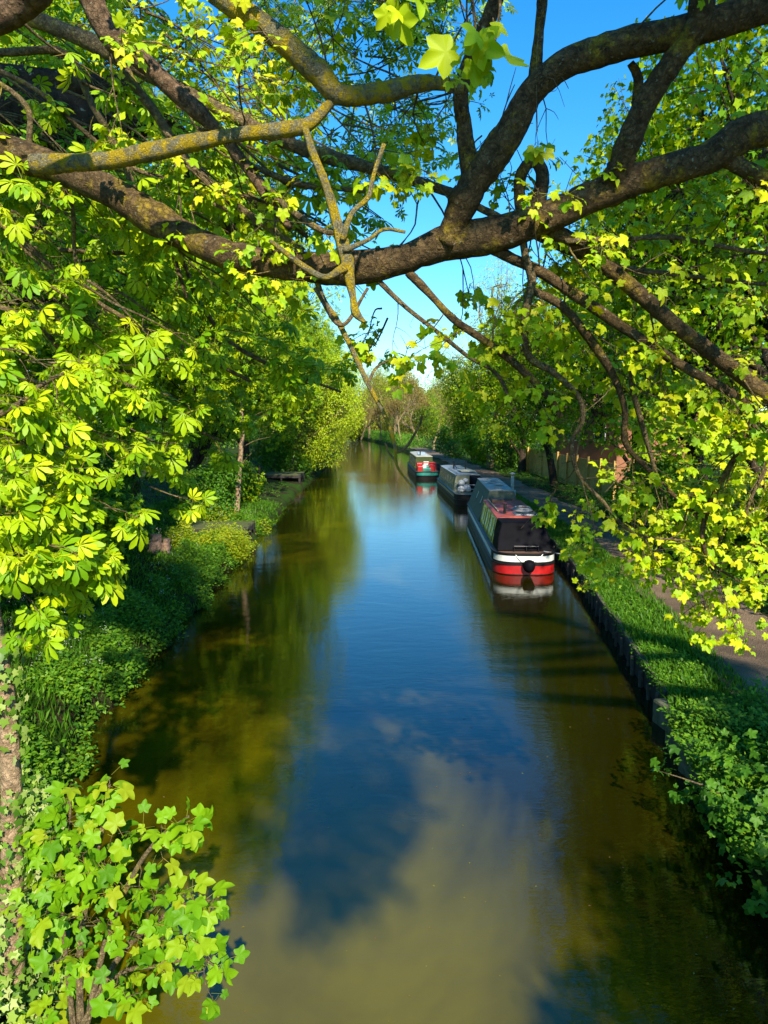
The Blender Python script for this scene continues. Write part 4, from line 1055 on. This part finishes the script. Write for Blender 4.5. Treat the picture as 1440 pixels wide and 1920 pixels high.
paint('tile', (.22, .10, .07), .9, .4, 14, .01)
paint('stump_wood', (.30, .19, .13), .9, .5, 9, .02)
paint('brown_wood', (.20, .09, .04), .8, .4, 9)
m = bpy.data.materials.new('window_glass'); nodes_of(m); p_ = m.node_tree.nodes['Principled BSDF']
p_.inputs['Base Color'].default_value = (.03, .04, .045, 1); p_.inputs['Roughness'].default_value = .04; MATS['window_glass'] = m

# ------------------------------------------------------------------ narrowboats
def outline(L_, hw, blunt=1.0, bow=3.2, n=12):
    """plan of the hull, near end at y=0, bow at y=L_: points down one side then the other"""
    r_ = []
    for k in range(n + 1):
        t = k / n * math.pi / 2
        r_.append((-hw * math.sin(t) ** .55, blunt * (1 - math.cos(t) ** .9)))
    for k in range(1, 9):
        t = k / 8
        r_.append((-hw * (1 - t ** 2.0) if k < 8 else 0.0, L_ - bow + bow * t))
    left = r_
    right = [(-x, y) for x, y in reversed(left[1:-1])]
    return left + right          # starts at the middle of the near end
def ring(ol, z, grow=0.0, sheer=None, c=None):
    cx = np.mean([p[0] for p in ol]); cy = np.mean([p[1] for p in ol])
    out_ = []
    L_ = max(p[1] for p in ol)
    for x, y in ol:
        zz = z + (sheer * max(0, (y / L_ - .75) / .25) ** 2 if sheer else 0)
        nx = x + grow * np.sign(x) * min(1, abs(x) / .3); ny = y - grow if y < 1 else y
        out_.append((nx, ny, zz))
    return out_
def hull(bt_, L_, hw, top, parts, blunt=1.0):
    ol = outline(L_, hw, blunt)
    m = MB(); sh = .3
    m.loft([ring(ol, -.45, -.06), ring(ol, -.05, -.015), ring(ol, top * .55, 0, sh * .5), ring(ol, top, .0, sh)])
    m.build('hull', 'hull_black', bt_, False)
    m = MB()           # rubbing strakes and gunwale rail
    for z, s_ in ((top * .5, .5), (top - .0, 1.0)):
        rr = [ring(ol, z - .025, .0, sh * s_), ring(ol, z - .02, .028, sh * s_), ring(ol, z + .02, .028, sh * s_), ring(ol, z + .03, .0, sh * s_)]
        m.loft(rr, cap=False)
    m.build('rubbing_strake', 'hull_black', bt_)
    m = MB(); dk = [(x * .93, .07 + y * .985) for x, y in ol]
    m.loft([ring(dk, top - .02, 0, sh), ring(dk, top + .012, 0, sh)]); m.build('deck', parts.get('deck', 'deck_brown'), bt_)
    n = len(ol)
    def band(name, mat, idx, z0, z1, g=.006):
        mb_ = MB(); pts = [ol[i % n] for i in idx]
        a = ring(pts, z0, g, None); b = ring(pts, z1, g, None)
        # outward offset in both directions
        mb_.loft([a, b], cap=False, closed=False); mb_.build(name, mat, bt_, True)
    return ol, band
def cabin(bt_, y0, y1, w0, w1, z0, z1, side, top, name='cabin', camber=.06, over=.03):
    m = MB()
    sec = lambda y: [(-w0, y, z0), (w0, y, z0), (w1, y, z1), (-w1, y, z1)]
    m.loft([sec(y0), sec(y1)]); c = m.build(name, side, bt_, bevel=.02)
    m = MB(); W = w1 + over
    rs = []
    for y in (y0 - over, y1 + over):
        up = [(W * t, y, z1 + .035 + camber * (1 - t * t)) for t in np.linspace(1, -1, 9)]
        rs.append([(-W, y, z1 + .004), (W, y, z1 + .004)] + up)
    m.loft(rs); rf = m.build('roof', top, bt_)
    return c, rf
def side_window(c, y, w, h, w0, w1, z0, z1, zc, side=-1, frame='hull_white', glass='window_glass', shut=False):
    """framed window lying on the sloping cabin side"""
    t = (zc - z0) / (z1 - z0); x = (w0 + (w1 - w0) * t) * side; tilt = math.atan2(w0 - w1, z1 - z0)
    m = MB(); ry = -tilt * side
    ux = np.array([math.sin(ry), 0, math.cos(ry)]); cx = np.array([x + side * .008, y, zc])
    for s_ in (-1, 1):
        m.box(cx + np.array([0, s_ * (w / 2 + .02), 0]), (.03, .045, h + .09), ry=ry)
        m.box(cx + ux * s_ * (h / 2 + .02), (.028, w, .045), ry=ry)
    f = m.build('window', frame, c)
    m = MB(); m.box(cx - np.array([side * .003, 0, 0]), (.02, w, h), ry=ry); m.build('pane', glass, f)
def boat_root(name, px, py, rz, label):
    return root(name, (px, py, 0), rz, label, 'boat', 'narrowboats moored along the towpath')

# --- nearest boat
n0 = G(986, 1079, 0)
B1 = boat_root('narrowboat', n0[0], n0[1], R(-3.9), 'nearest narrowboat with red and white end, black cover and dull red roof')
top = .70
ol, band = hull(B1, 16.5, 1.04, top, {})
nn_ = len(ol)
band('white_band', 'hull_white', [-10, -9, -8, -7, -6, -5, -4, -3, -2, -1, 0, 1, 2, 3, 4, 5, 6, 7, 8, 9], .44, .635)
band('red_band', 'hull_red', [-11, -10, -9, -8, -7, -6, -5, -4, -3, -2, -1, 0, 1, 2, 3, 4, 5, 6, 7, 8, 9, 10], .03, .325)
band('stripe_or_sky_reflection', 'hull_pale', [12, 13, 14], .44, .63)  # pale sky reflection painted along the hull, both sides
band('stripe_or_sky_reflection', 'hull_pale', [nn_ - 12, nn_ - 13, nn_ - 14], .44, .63)
c, rf = cabin(B1, 1.75, 7.4, .93, .76, top + .01, 1.62, 'cabin_olive', 'roof_red')
for yy_, w_ in ((3.3, .34), (4.9, .34), (6.4, .34)):
    side_window(c, yy_, w_, .46, .93, .76, top, 1.62, 1.22, frame='cabin_olive')
    side_window(c, yy_, w_, .46, .93, .76, top, 1.62, 1.22, 1, frame='cabin_olive')
for yy_ in (2.25, 4.0, 5.45, 7.2):          # dark painted panel strips
    t_ = .5; m = MB(); m.box((-(.93 + .76) / 2 - .006, yy_, 1.16), (.02, .08, .82), ry=math.atan2(.17, .91)); m.build('side_panel', 'cabin_dark', c)
m = MB()     # black cover over the near well deck
tri = [[(-.90, .42, top + .03), (.90, .42, top + .03), (.84, .70, 1.18), (.70, 1.0, 1.60), (-.70, 1.0, 1.60), (-.84, .70, 1.18)],
       [(-.93, 1.76, top + .03), (.93, 1.76, top + .03), (.88, 1.76, 1.2), (.78, 1.76, 1.66), (-.78, 1.76, 1.66), (-.88, 1.76, 1.2)]]
m.loft(tri); m.build('cover', 'tarp_black', B1, bevel=.03)
cf, _ = cabin(B1, 7.46, 14.0, 1.0, .52, top + .01, 2.02, 'canvas_green', 'canvas_top', 'canvas_shelter', .03, .02)
for yy_ in (9.0, 11.2):
    side_window(cf, yy_, .35, .35, 1.0, .52, top, 2.02, 1.5, frame='canvas_green', glass='hull_white')
for k in range(5):
    m = MB(); m.box((-.1 + .2 * (k % 2), 8.3 + k * 1.2, 2.115), (.35, .22, .03), rz=.3 * k); m.build('vent', 'metal_grey', _)
m = MB(); m.tube([(-.42, 2.6, 1.60), (-.42, 2.6, 2.02)], .055, 12); m.lathe((-.42, 2.6, 2.02), [(.065, 0), (.065, .03)], 12); m.build('stovepipe', 'metal_black', B1)
m = MB(); m.tube([(.66, 9.2, 1.75), (.66, 9.2, 2.55)], .075, 14); m.lathe((.66, 9.2, 2.55), [(.08, .0), (.05, .06), (.15, .08), (.13, .13), (.03, .16)], 14); m.box((.66, 9.2, 1.78), (.3, .3, .28)); m.build('chimney', 'canvas_top', B1, True)
m = MB()
for k in range(4):
    a = np.linspace(0, 2 * math.pi, 25); m.tube(np.stack([.32 + (.36 - .03 * k) * np.cos(a), 3.5 + (.44 - .03 * k) * np.sin(a), np.full(25, 1.72 + .032 * k)], 1), .026, 6, cap=False)
m.build('hose_coil', 'rope_grey', B1, True)
m = MB(); m.box((.28, 2.35, 1.715), (.82, .72, .05), rx=.03); m.box((.28, 2.35, 1.745), (.72, .62, .02), rx=.03); m.build('roof_hatch', 'panel_blue', B1, bevel=.01)
m = MB(); m.tube([(.55, 1.72, 1.70), (.0, 1.75, 1.69), (-.35, 1.9, 1.70)], .018, 6); m.build('boat_pole', 'deck_brown', B1)
m = MB(); m.tube([(-.35, .38, top), (-.35, .36, top + .20), (.45, .36, top + .20), (.45, .38, top)], .02, 8); m.tube([(.05, .36, top), (.05, .36, top + .20)], .018, 8); m.build('stern_rail', 'metal_black', B1)
m = MB(); m.lathe((.08, -.14, .12), [(.02, 0), (.13, .05), (.19, .16), (.20, .28), (.15, .38), (.05, .42)], 14); m.build('fender', 'tarp_black', B1, True)
m = MB()
for s_ in (-1, 1):
    m = MB(); m.tube([(.08 + s_ * .45, .0, top), (.08 + s_ * .30, -.06, .55), (.08 + s_ * .1, -.12, .44)], .012, 6, 8); m.build('fender_chain', 'metal_grey', B1)
m = MB(); m.tube([(.6, .3, top + .05), (1.2, .6, .62), (1.75, .9, .5)], .014, 6, 10); m.build('mooring_rope', 'rope_grey', B1)
m = MB(); m.box((-.3, 6.4, 1.74), (.5, .8, .16)); m.box((.2, 6.9, 1.72), (.3, .3, .12)); m.build('roof_box', 'deck_brown', B1, bevel=.015)
m = MB(); m.tube([(-.6, 3.2, 1.72), (-.62, 7.0, 1.72)], .022, 6); m.build('roof_pole', 'cream_paint', B1)
# --- second boat
n0 = G(880, 948, 0); n0[0] = G(853, 946, 0)[0] + 1.0
B2 = boat_root('narrowboat', n0[0], n0[1], R(.4), 'grey middle narrowboat with white sacks and a steel rail on its open end')
ol, band = hull(B2, 14.5, 1.02, .62, {'deck': 'grey_paint'})
band('stripe_or_sky_reflection', 'grey_paint', [12, 13, 14], .42, .58)
c, rf = cabin(B2, 2.3, 11.6, .90, .74, .63, 1.62, 'grey_paint', 'metal_grey')
for yy_ in (3.3, 4.7, 6.1, 7.5, 9.0, 10.4):
    side_window(c, yy_, .7, .45, .90, .74, .63, 1.62, 1.18, frame='cream_paint', glass='window_glass')
    m = MB(); m.box((-.845, yy_ + .62, 1.1), (.02, .3, .8), ry=math.atan2(.16, .99)); m.build('side_panel', 'cream_paint', c)
m = MB(); m.box((.2, 4.4, 1.79), (.95, 1.6, .04), rz=.03); m.build('roof_board', 'cream_paint', B2, bevel=.01)
m = MB(); m.tube([(-.25, 7.6, 1.62), (-.25, 7.6, 2.25)], .06, 10); m.tube([(-.25, 7.6, 2.1), (-.1, 7.2, 1.75)], .03, 8); m.build('stovepipe', 'metal_black', B2)
m = MB(); m.tube([(.5, 7.0, 1.62), (.5, 7.0, 2.3)], .04, 8); m.build('mast', 'metal_black', B2)
m = MB()
for x_ in (-.6, .62): m.tube([(x_, 2.6, 1.75), (x_, 8, 1.75)], .025, 6)
m.build('roof_rail', 'metal_grey', B2)
rs_ = np.random.default_rng(5)
for k, (x_, y_, z_, s_) in enumerate([(-.5, 1.6, .8, .24), (-.15, 1.9, .85, .26), (-.45, 1.95, 1.15, .22), (-.1, 1.5, .8, .2), (-.2, 1.95, 1.3, .18), (-.6, 1.2, .75, .18)]):
    m = MB(); m.lathe((x_, y_, z_ - s_ * .6), [(s_ * .6, 0), (s_, s_ * .4), (s_ * 1.05, s_ * .9), (s_ * .6, s_ * 1.4), (s_ * .15, s_ * 1.6)], 9)
    o = m.build('sack', 'sack_white', None, True); o.name = 'sack'
    o.location = B2.location; tag(o, ['round white sack at the front left of the middle boat', 'large white sack against the cabin of the middle boat', 'white sack stacked on the others at the cabin corner', 'small white sack in the middle of the open deck', 'topmost white sack on the middle boat', 'smallest white sack at the outer edge of the deck'][k], 'sack', 'white sacks on the middle boat')
m = MB(); m.loft([[(.15, .9, .65), (.9, .9, .65), (.85, 1.0, 1.2), (.3, 1.0, 1.25)], [(.1, 2.28, .65), (.92, 2.28, .65), (.76, 2.28, 1.66), (.1, 2.28, 1.66)]]); m.build('cover', 'tarp_black', B2, bevel=.04)
m = MB()
for z_ in (.95, 1.2):
    m.tube([(-.85, 1.7, z_), (-.75, .7, z_), (-.3, .35, z_), (.4, .35, z_), (.75, .7, z_)], .02, 8, 16)
for x_, y_ in ((-.85, 1.7), (-.7, .62), (-.3, .35), (.4, .35)): m.tube([(x_, y_, .62), (x_, y_, 1.2)], .02, 8)
m.build('rail', 'metal_grey', B2)
m = MB(); m.loft([[(.95, .6, .5), (1.75, .6, .5), (1.7, .7, .95), (1.0, .7, .95)], [(.95, 2.4, .5), (1.75, 2.4, .5), (1.6, 2.3, 1.15), (1.0, 2.3, 1.15)]])
o = m.build('covered_heap', 'tarp_black', None, bevel=.05); o.location = (B2.location[0] + .55, B2.location[1], 0); tag(o, 'black sheeted heap on the bank edge beside the middle boat', 'sheeted heap')
# --- third boat
n0 = G(796, 899, 0); n0[0] = G(776, 893, 0)[0] + 1.0
B3 = boat_root('narrowboat', n0[0], n0[1], R(.5), 'farthest narrowboat with teal end, pale roof and red deck clutter')
ol, band = hull(B3, 16, 1.02, .62, {})
band('teal_band', 'teal_paint', [-8, -7, -6, -5, -4, -3, -2, -1, 0, 1, 2, 3, 4, 5, 6, 7, 8], .30, .64)
c, rf = cabin(B3, 4.0, 13.5, .90, .74, .63, 1.75, 'cabin_dark', 'canvas_top')
for yy_ in (5.2, 7.2, 9.2, 11.2): side_window(c, yy_, .8, .45, .90, .74, .63, 1.75, 1.25)
m = MB()
for k, (x_, y_, z_) in enumerate([(-.55, 1.6, .9), (-.55, 2.8, 1.1), (.5, 1.8, .95), (.55, 3.0, 1.1)]):
    m.box((x_, y_, z_ - .1), (.5, .9, .5))
m.build('deck_locker', 'hull_red', B3, bevel=.03)
m = MB(); m.tube([(-.8, 1.0, .62), (-.75, 1.0, 1.35), (.75, 1.0, 1.35), (.8, 1.0, .62)], .03, 6); m.tube([(-.8, 3.9, 1.3), (-.75, 1.0, 1.35)], .03, 6); m.tube([(.8, 3.9, 1.3), (.75, 1.0, 1.35)], .03, 6); m.tube([(-.78, 2.4, .7), (-.75, 2.4, 1.33), (.75, 2.4, 1.33), (.78, 2.4, .7)], .03, 6)
m.build('frame', 'hull_red', B3)
m = MB(); m.box((.0, 2.1, .85), (.5, .7, .4)); m.box((0, 1.2, .78), (.7, .3, .26)); m.build('deck_box', 'teal_paint', B3, bevel=.02)
m = MB(); m.box((-.2, 1.3, 1.02), (.35, .3, .3)); m.box((.1, 3.2, 1.2), (.5, .4, .35)); m.build('sack', 'sack_white', B3, bevel=.05)
m = MB(); m.box((.0, 6.5, 1.86), (.8, 2.2, .05)); m.box((.1, 9.5, 1.86), (.7, 1.6, .08)); m.build('roof_board', 'hull_pale', B3)
m = MB(); m.tube([(-.3, 5.0, 1.75), (-.3, 5.0, 2.3)], .05, 8); m.build('stovepipe', 'metal_black', B3)

# ------------------------------------------------------------------ timber edge, coping stones
ed = root('timber_edging', (float(xr(12)), 12, 0), 0, 'timber piled edge holding up the towpath beside the water', 'edging')
E0 = np.array(ed.location)
yy_ = np.arange(11.4, 95, .5)
m = MB()
rs = []
for y in yy_:
    x = float(xr(y)) + .03 * math.sin(y * 1.7)
    w_ = .012 * math.sin(y * 2.9); rs.append([(x - .07, y, .40 + w_), (x + .02, y, .40 + w_), (x + .02, y, .49 + w_), (x - .07, y, .49 + w_)])
m.loft(rs); m.build('waling_board', 'timber_old', ed, origin=E0)
m = MB(); rs = []
for y in yy_:
    x = float(xr(y)) + .03 * math.sin(y * 1.7)
    rs.append([(x - .05, y, -.8), (x - .012, y, -.8), (x - .012, y, .38), (x - .05, y, .38)])
m.loft(rs); m.build('sheeting', 'timber_black', ed, origin=E0)
er = np.random.default_rng(8)
for k, y in enumerate(np.arange(11.6, 45, .62)):
    x = float(xr(y)) + .03 * math.sin(y * 1.7)
    m = MB(); m.tube([(x - .11 + er.normal(0, .015), y, -.7), (x - .11 + er.normal(0, .02), y + er.normal(0, .05), .26 + er.uniform(0, .2))], er.uniform(.03, .05), 7); m.build('pile', 'timber_old', ed, origin=E0)
cs = root('coping_stone', (float(xr(10.6)), 10.6, .3), 0, 'weathered mossy coping stones at the near end of the timber edging', 'coping')
C0 = np.array(cs.location)
for k, y in enumerate((11.0, 10.15, 9.3)):
    m = MB(); x = float(xr(y)); m.box((x + .12, y, .09 - .04 * (k % 2)), (.5, .82, .62), rz=.16 if y > 8 else .08, rx=.02 * (k % 3 - 1)); m.build('block', 'stone_grey', cs, bevel=.05, origin=C0)

# ------------------------------------------------------------------ jetties, pole, stump on the left
def jetty(px, py, w_, l_, z, label, seed):
    a = G(px, py, z); r_ = root('timber_jetty', (a[0], a[1], 0), .0, label, 'jetty', 'old timber jetties on the offside bank')
    m = MB(); n = 6; rr = np.random.default_rng(seed)
    for k in range(n): m.box((-w_ / 2, (k + .5) * l_ / n, z - .03 + rr.normal(0, .006)), (w_ * rr.uniform(.95, 1.05), l_ / n - .02, .06), rz=rr.normal(0, .01))
    m.build('deck', 'timber_moss', r_)
    m = MB(); m.box((-w_ / 2, -.02, z - .15), (w_, .06, .2)); m.box((-.0, l_ / 2, z - .15), (.06, l_, .2)); m.build('fascia', 'timber_black', r_)
    for x_, y_ in ((-.05, .05), (-.05, l_ / 2), (-.05, l_ - .05), (-w_ * .5, .05)):
        m = MB(); m.tube([(x_ + rr.normal(0, .03), y_, -.9), (x_, y_, z + .02)], .07, 8, 5, .04); m.build('post', 'timber_black', r_, True)
    m = MB()
    for k in range(3): m.tube([(.02, .1 + k * l_ / 3, z - .1), (.06, .3 + k * l_ / 3, .1), (.02, .5 + k * l_ / 3, -.2)], .03, 6, 6)
    m.build('brace', 'timber_black', r_)
    return r_
jetty(462, 990, 2.6, 2.0, .74, 'nearer mossy timber jetty on the offside bank, beside the shaded grass', 1)
jetty(562, 890, 2.8, 3.4, 1.0, 'farther black timber jetty with a pale edge before the willow', 2)
a = G(443, 968, .5); pl = root('bare_tree', (a[0], a[1], .4), 0, 'thin pale bare tree stem standing in the golden herbs', 'tree')
h_ = a[1] / FPX
m = MB(); q = np.array([P(443, 975, a[1]), P(446, 930, a[1]), P(449, 880, a[1]), P(452, 840, a[1]), P(456, 800, a[1]), P(450, 740, a[1])]); m.tube(q, [.15, .125, .12, .11, .08, .05], 10, 30, .05)
m.build('trunk', 'bark_pale', pl, True, origin=np.array(pl.location))
for k in range(9):
    m = MB(); s0 = q[2 + k % 4]; e = s0 + np.array([er.normal(0, .8), er.normal(0, .5), er.uniform(.2, .9)]); m.tube([s0, (s0 + e) / 2 + [0, 0, .1], e], [.03, .018, .006], 5, 6)
    m.build('branch', 'bark_twig', pl, True, origin=np.array(pl.location))
a = G(292, 1030, .7)
st = root('tree_stump', (a[0], a[1], .6), 0, 'short brown split stump on the shaded grass bank', 'stump')
m = MB(); m.tube([(0, 0, -.2), (0, 0, .1), (.02, 0, .4), (.03, .01, .62)], [.30, .24, .2, .18], 11, 12, .09); m.build('stump', 'stump_wood', st)
m = MB(); m.tube([(.3, .1, -.2), (.34, .1, .2), (.36, .1, .45)], [.16, .13, .11], 9, 8, .1); m.build('side_stump', 'stump_wood', st)
# red-brown hut post group behind the far jetty
a = G(476, 905, .8)
hp = root('timber_post', (a[0], a[1], .6), 0, 'short red brown posts beside the far jetty', 'posts')
for dx in (-.25, .1, .4):
    m = MB(); m.box((dx, 0, .6), (.12, .12, 1.5)); m.build('post', 'brown_wood', hp, bevel=.01)

# ------------------------------------------------------------------ fence and brick house on the right
fa, fb = G(1068, 912, .5), G(950, 874, .5)
fe = root('wooden_fence', (fa[0], fa[1], .5), 0, 'tall closeboard wooden fence behind the leaning trunks', 'fence')
F0 = np.array(fe.location); dv = fb - fa; Lf = np.linalg.norm(dv[:2]); ang = math.atan2(dv[1], dv[0])
dv = dv / Lf
nb = int((Lf + 14) / .16)
m = MB(); rr = np.random.default_rng(4)
for k in range(nb):
    c_ = fa + dv * (k * .16 - 9); m.box((c_[0], c_[1], .5 + 1.05 + rr.normal(0, .01)), (.152, .02 + .01 * (k % 2), 2.1), rz=ang)
m.build('boards', 'fence_wood', fe, origin=F0)
for k in range(int((Lf + 14) / 2.4)):
    c_ = fa + dv * (k * 2.4 - 9) + np.array([-.08, -.02, 0]); m = MB(); m.box((c_[0], c_[1], 1.6), (.12, .12, 2.35), rz=ang); m.build('post', 'fence_wood', fe, origin=F0)
ha = np.array([17.5, 50.0, .6])
ho = root('brick_house', ha, .25, 'brick house glimpsed above the wooden fence through the leaves', 'house')
m = MB(); m.box((0, 0, 2.6), (6, 8, 5.4)); m.build('wall', 'brick', ho)
m = MB(); m.loft([[(-3.3, -4.3, 5.3), (3.3, -4.3, 5.3), (0, -4.3, 7.8)], [(-3.3, 4.3, 5.3), (3.3, 4.3, 5.3), (0, 4.3, 7.8)]]); m.build('roof', 'tile', ho)
for y_ in (-2, 1.5):
    m = MB(); m.box((-3.01, y_, 3.6), (.06, 1.3, 1.2)); wn = m.build('window', 'hull_white', ho); m = MB(); m.box((-3.03, y_, 3.6), (.05, 1.1, 1.0)); m.build('pane', 'window_glass', wn)
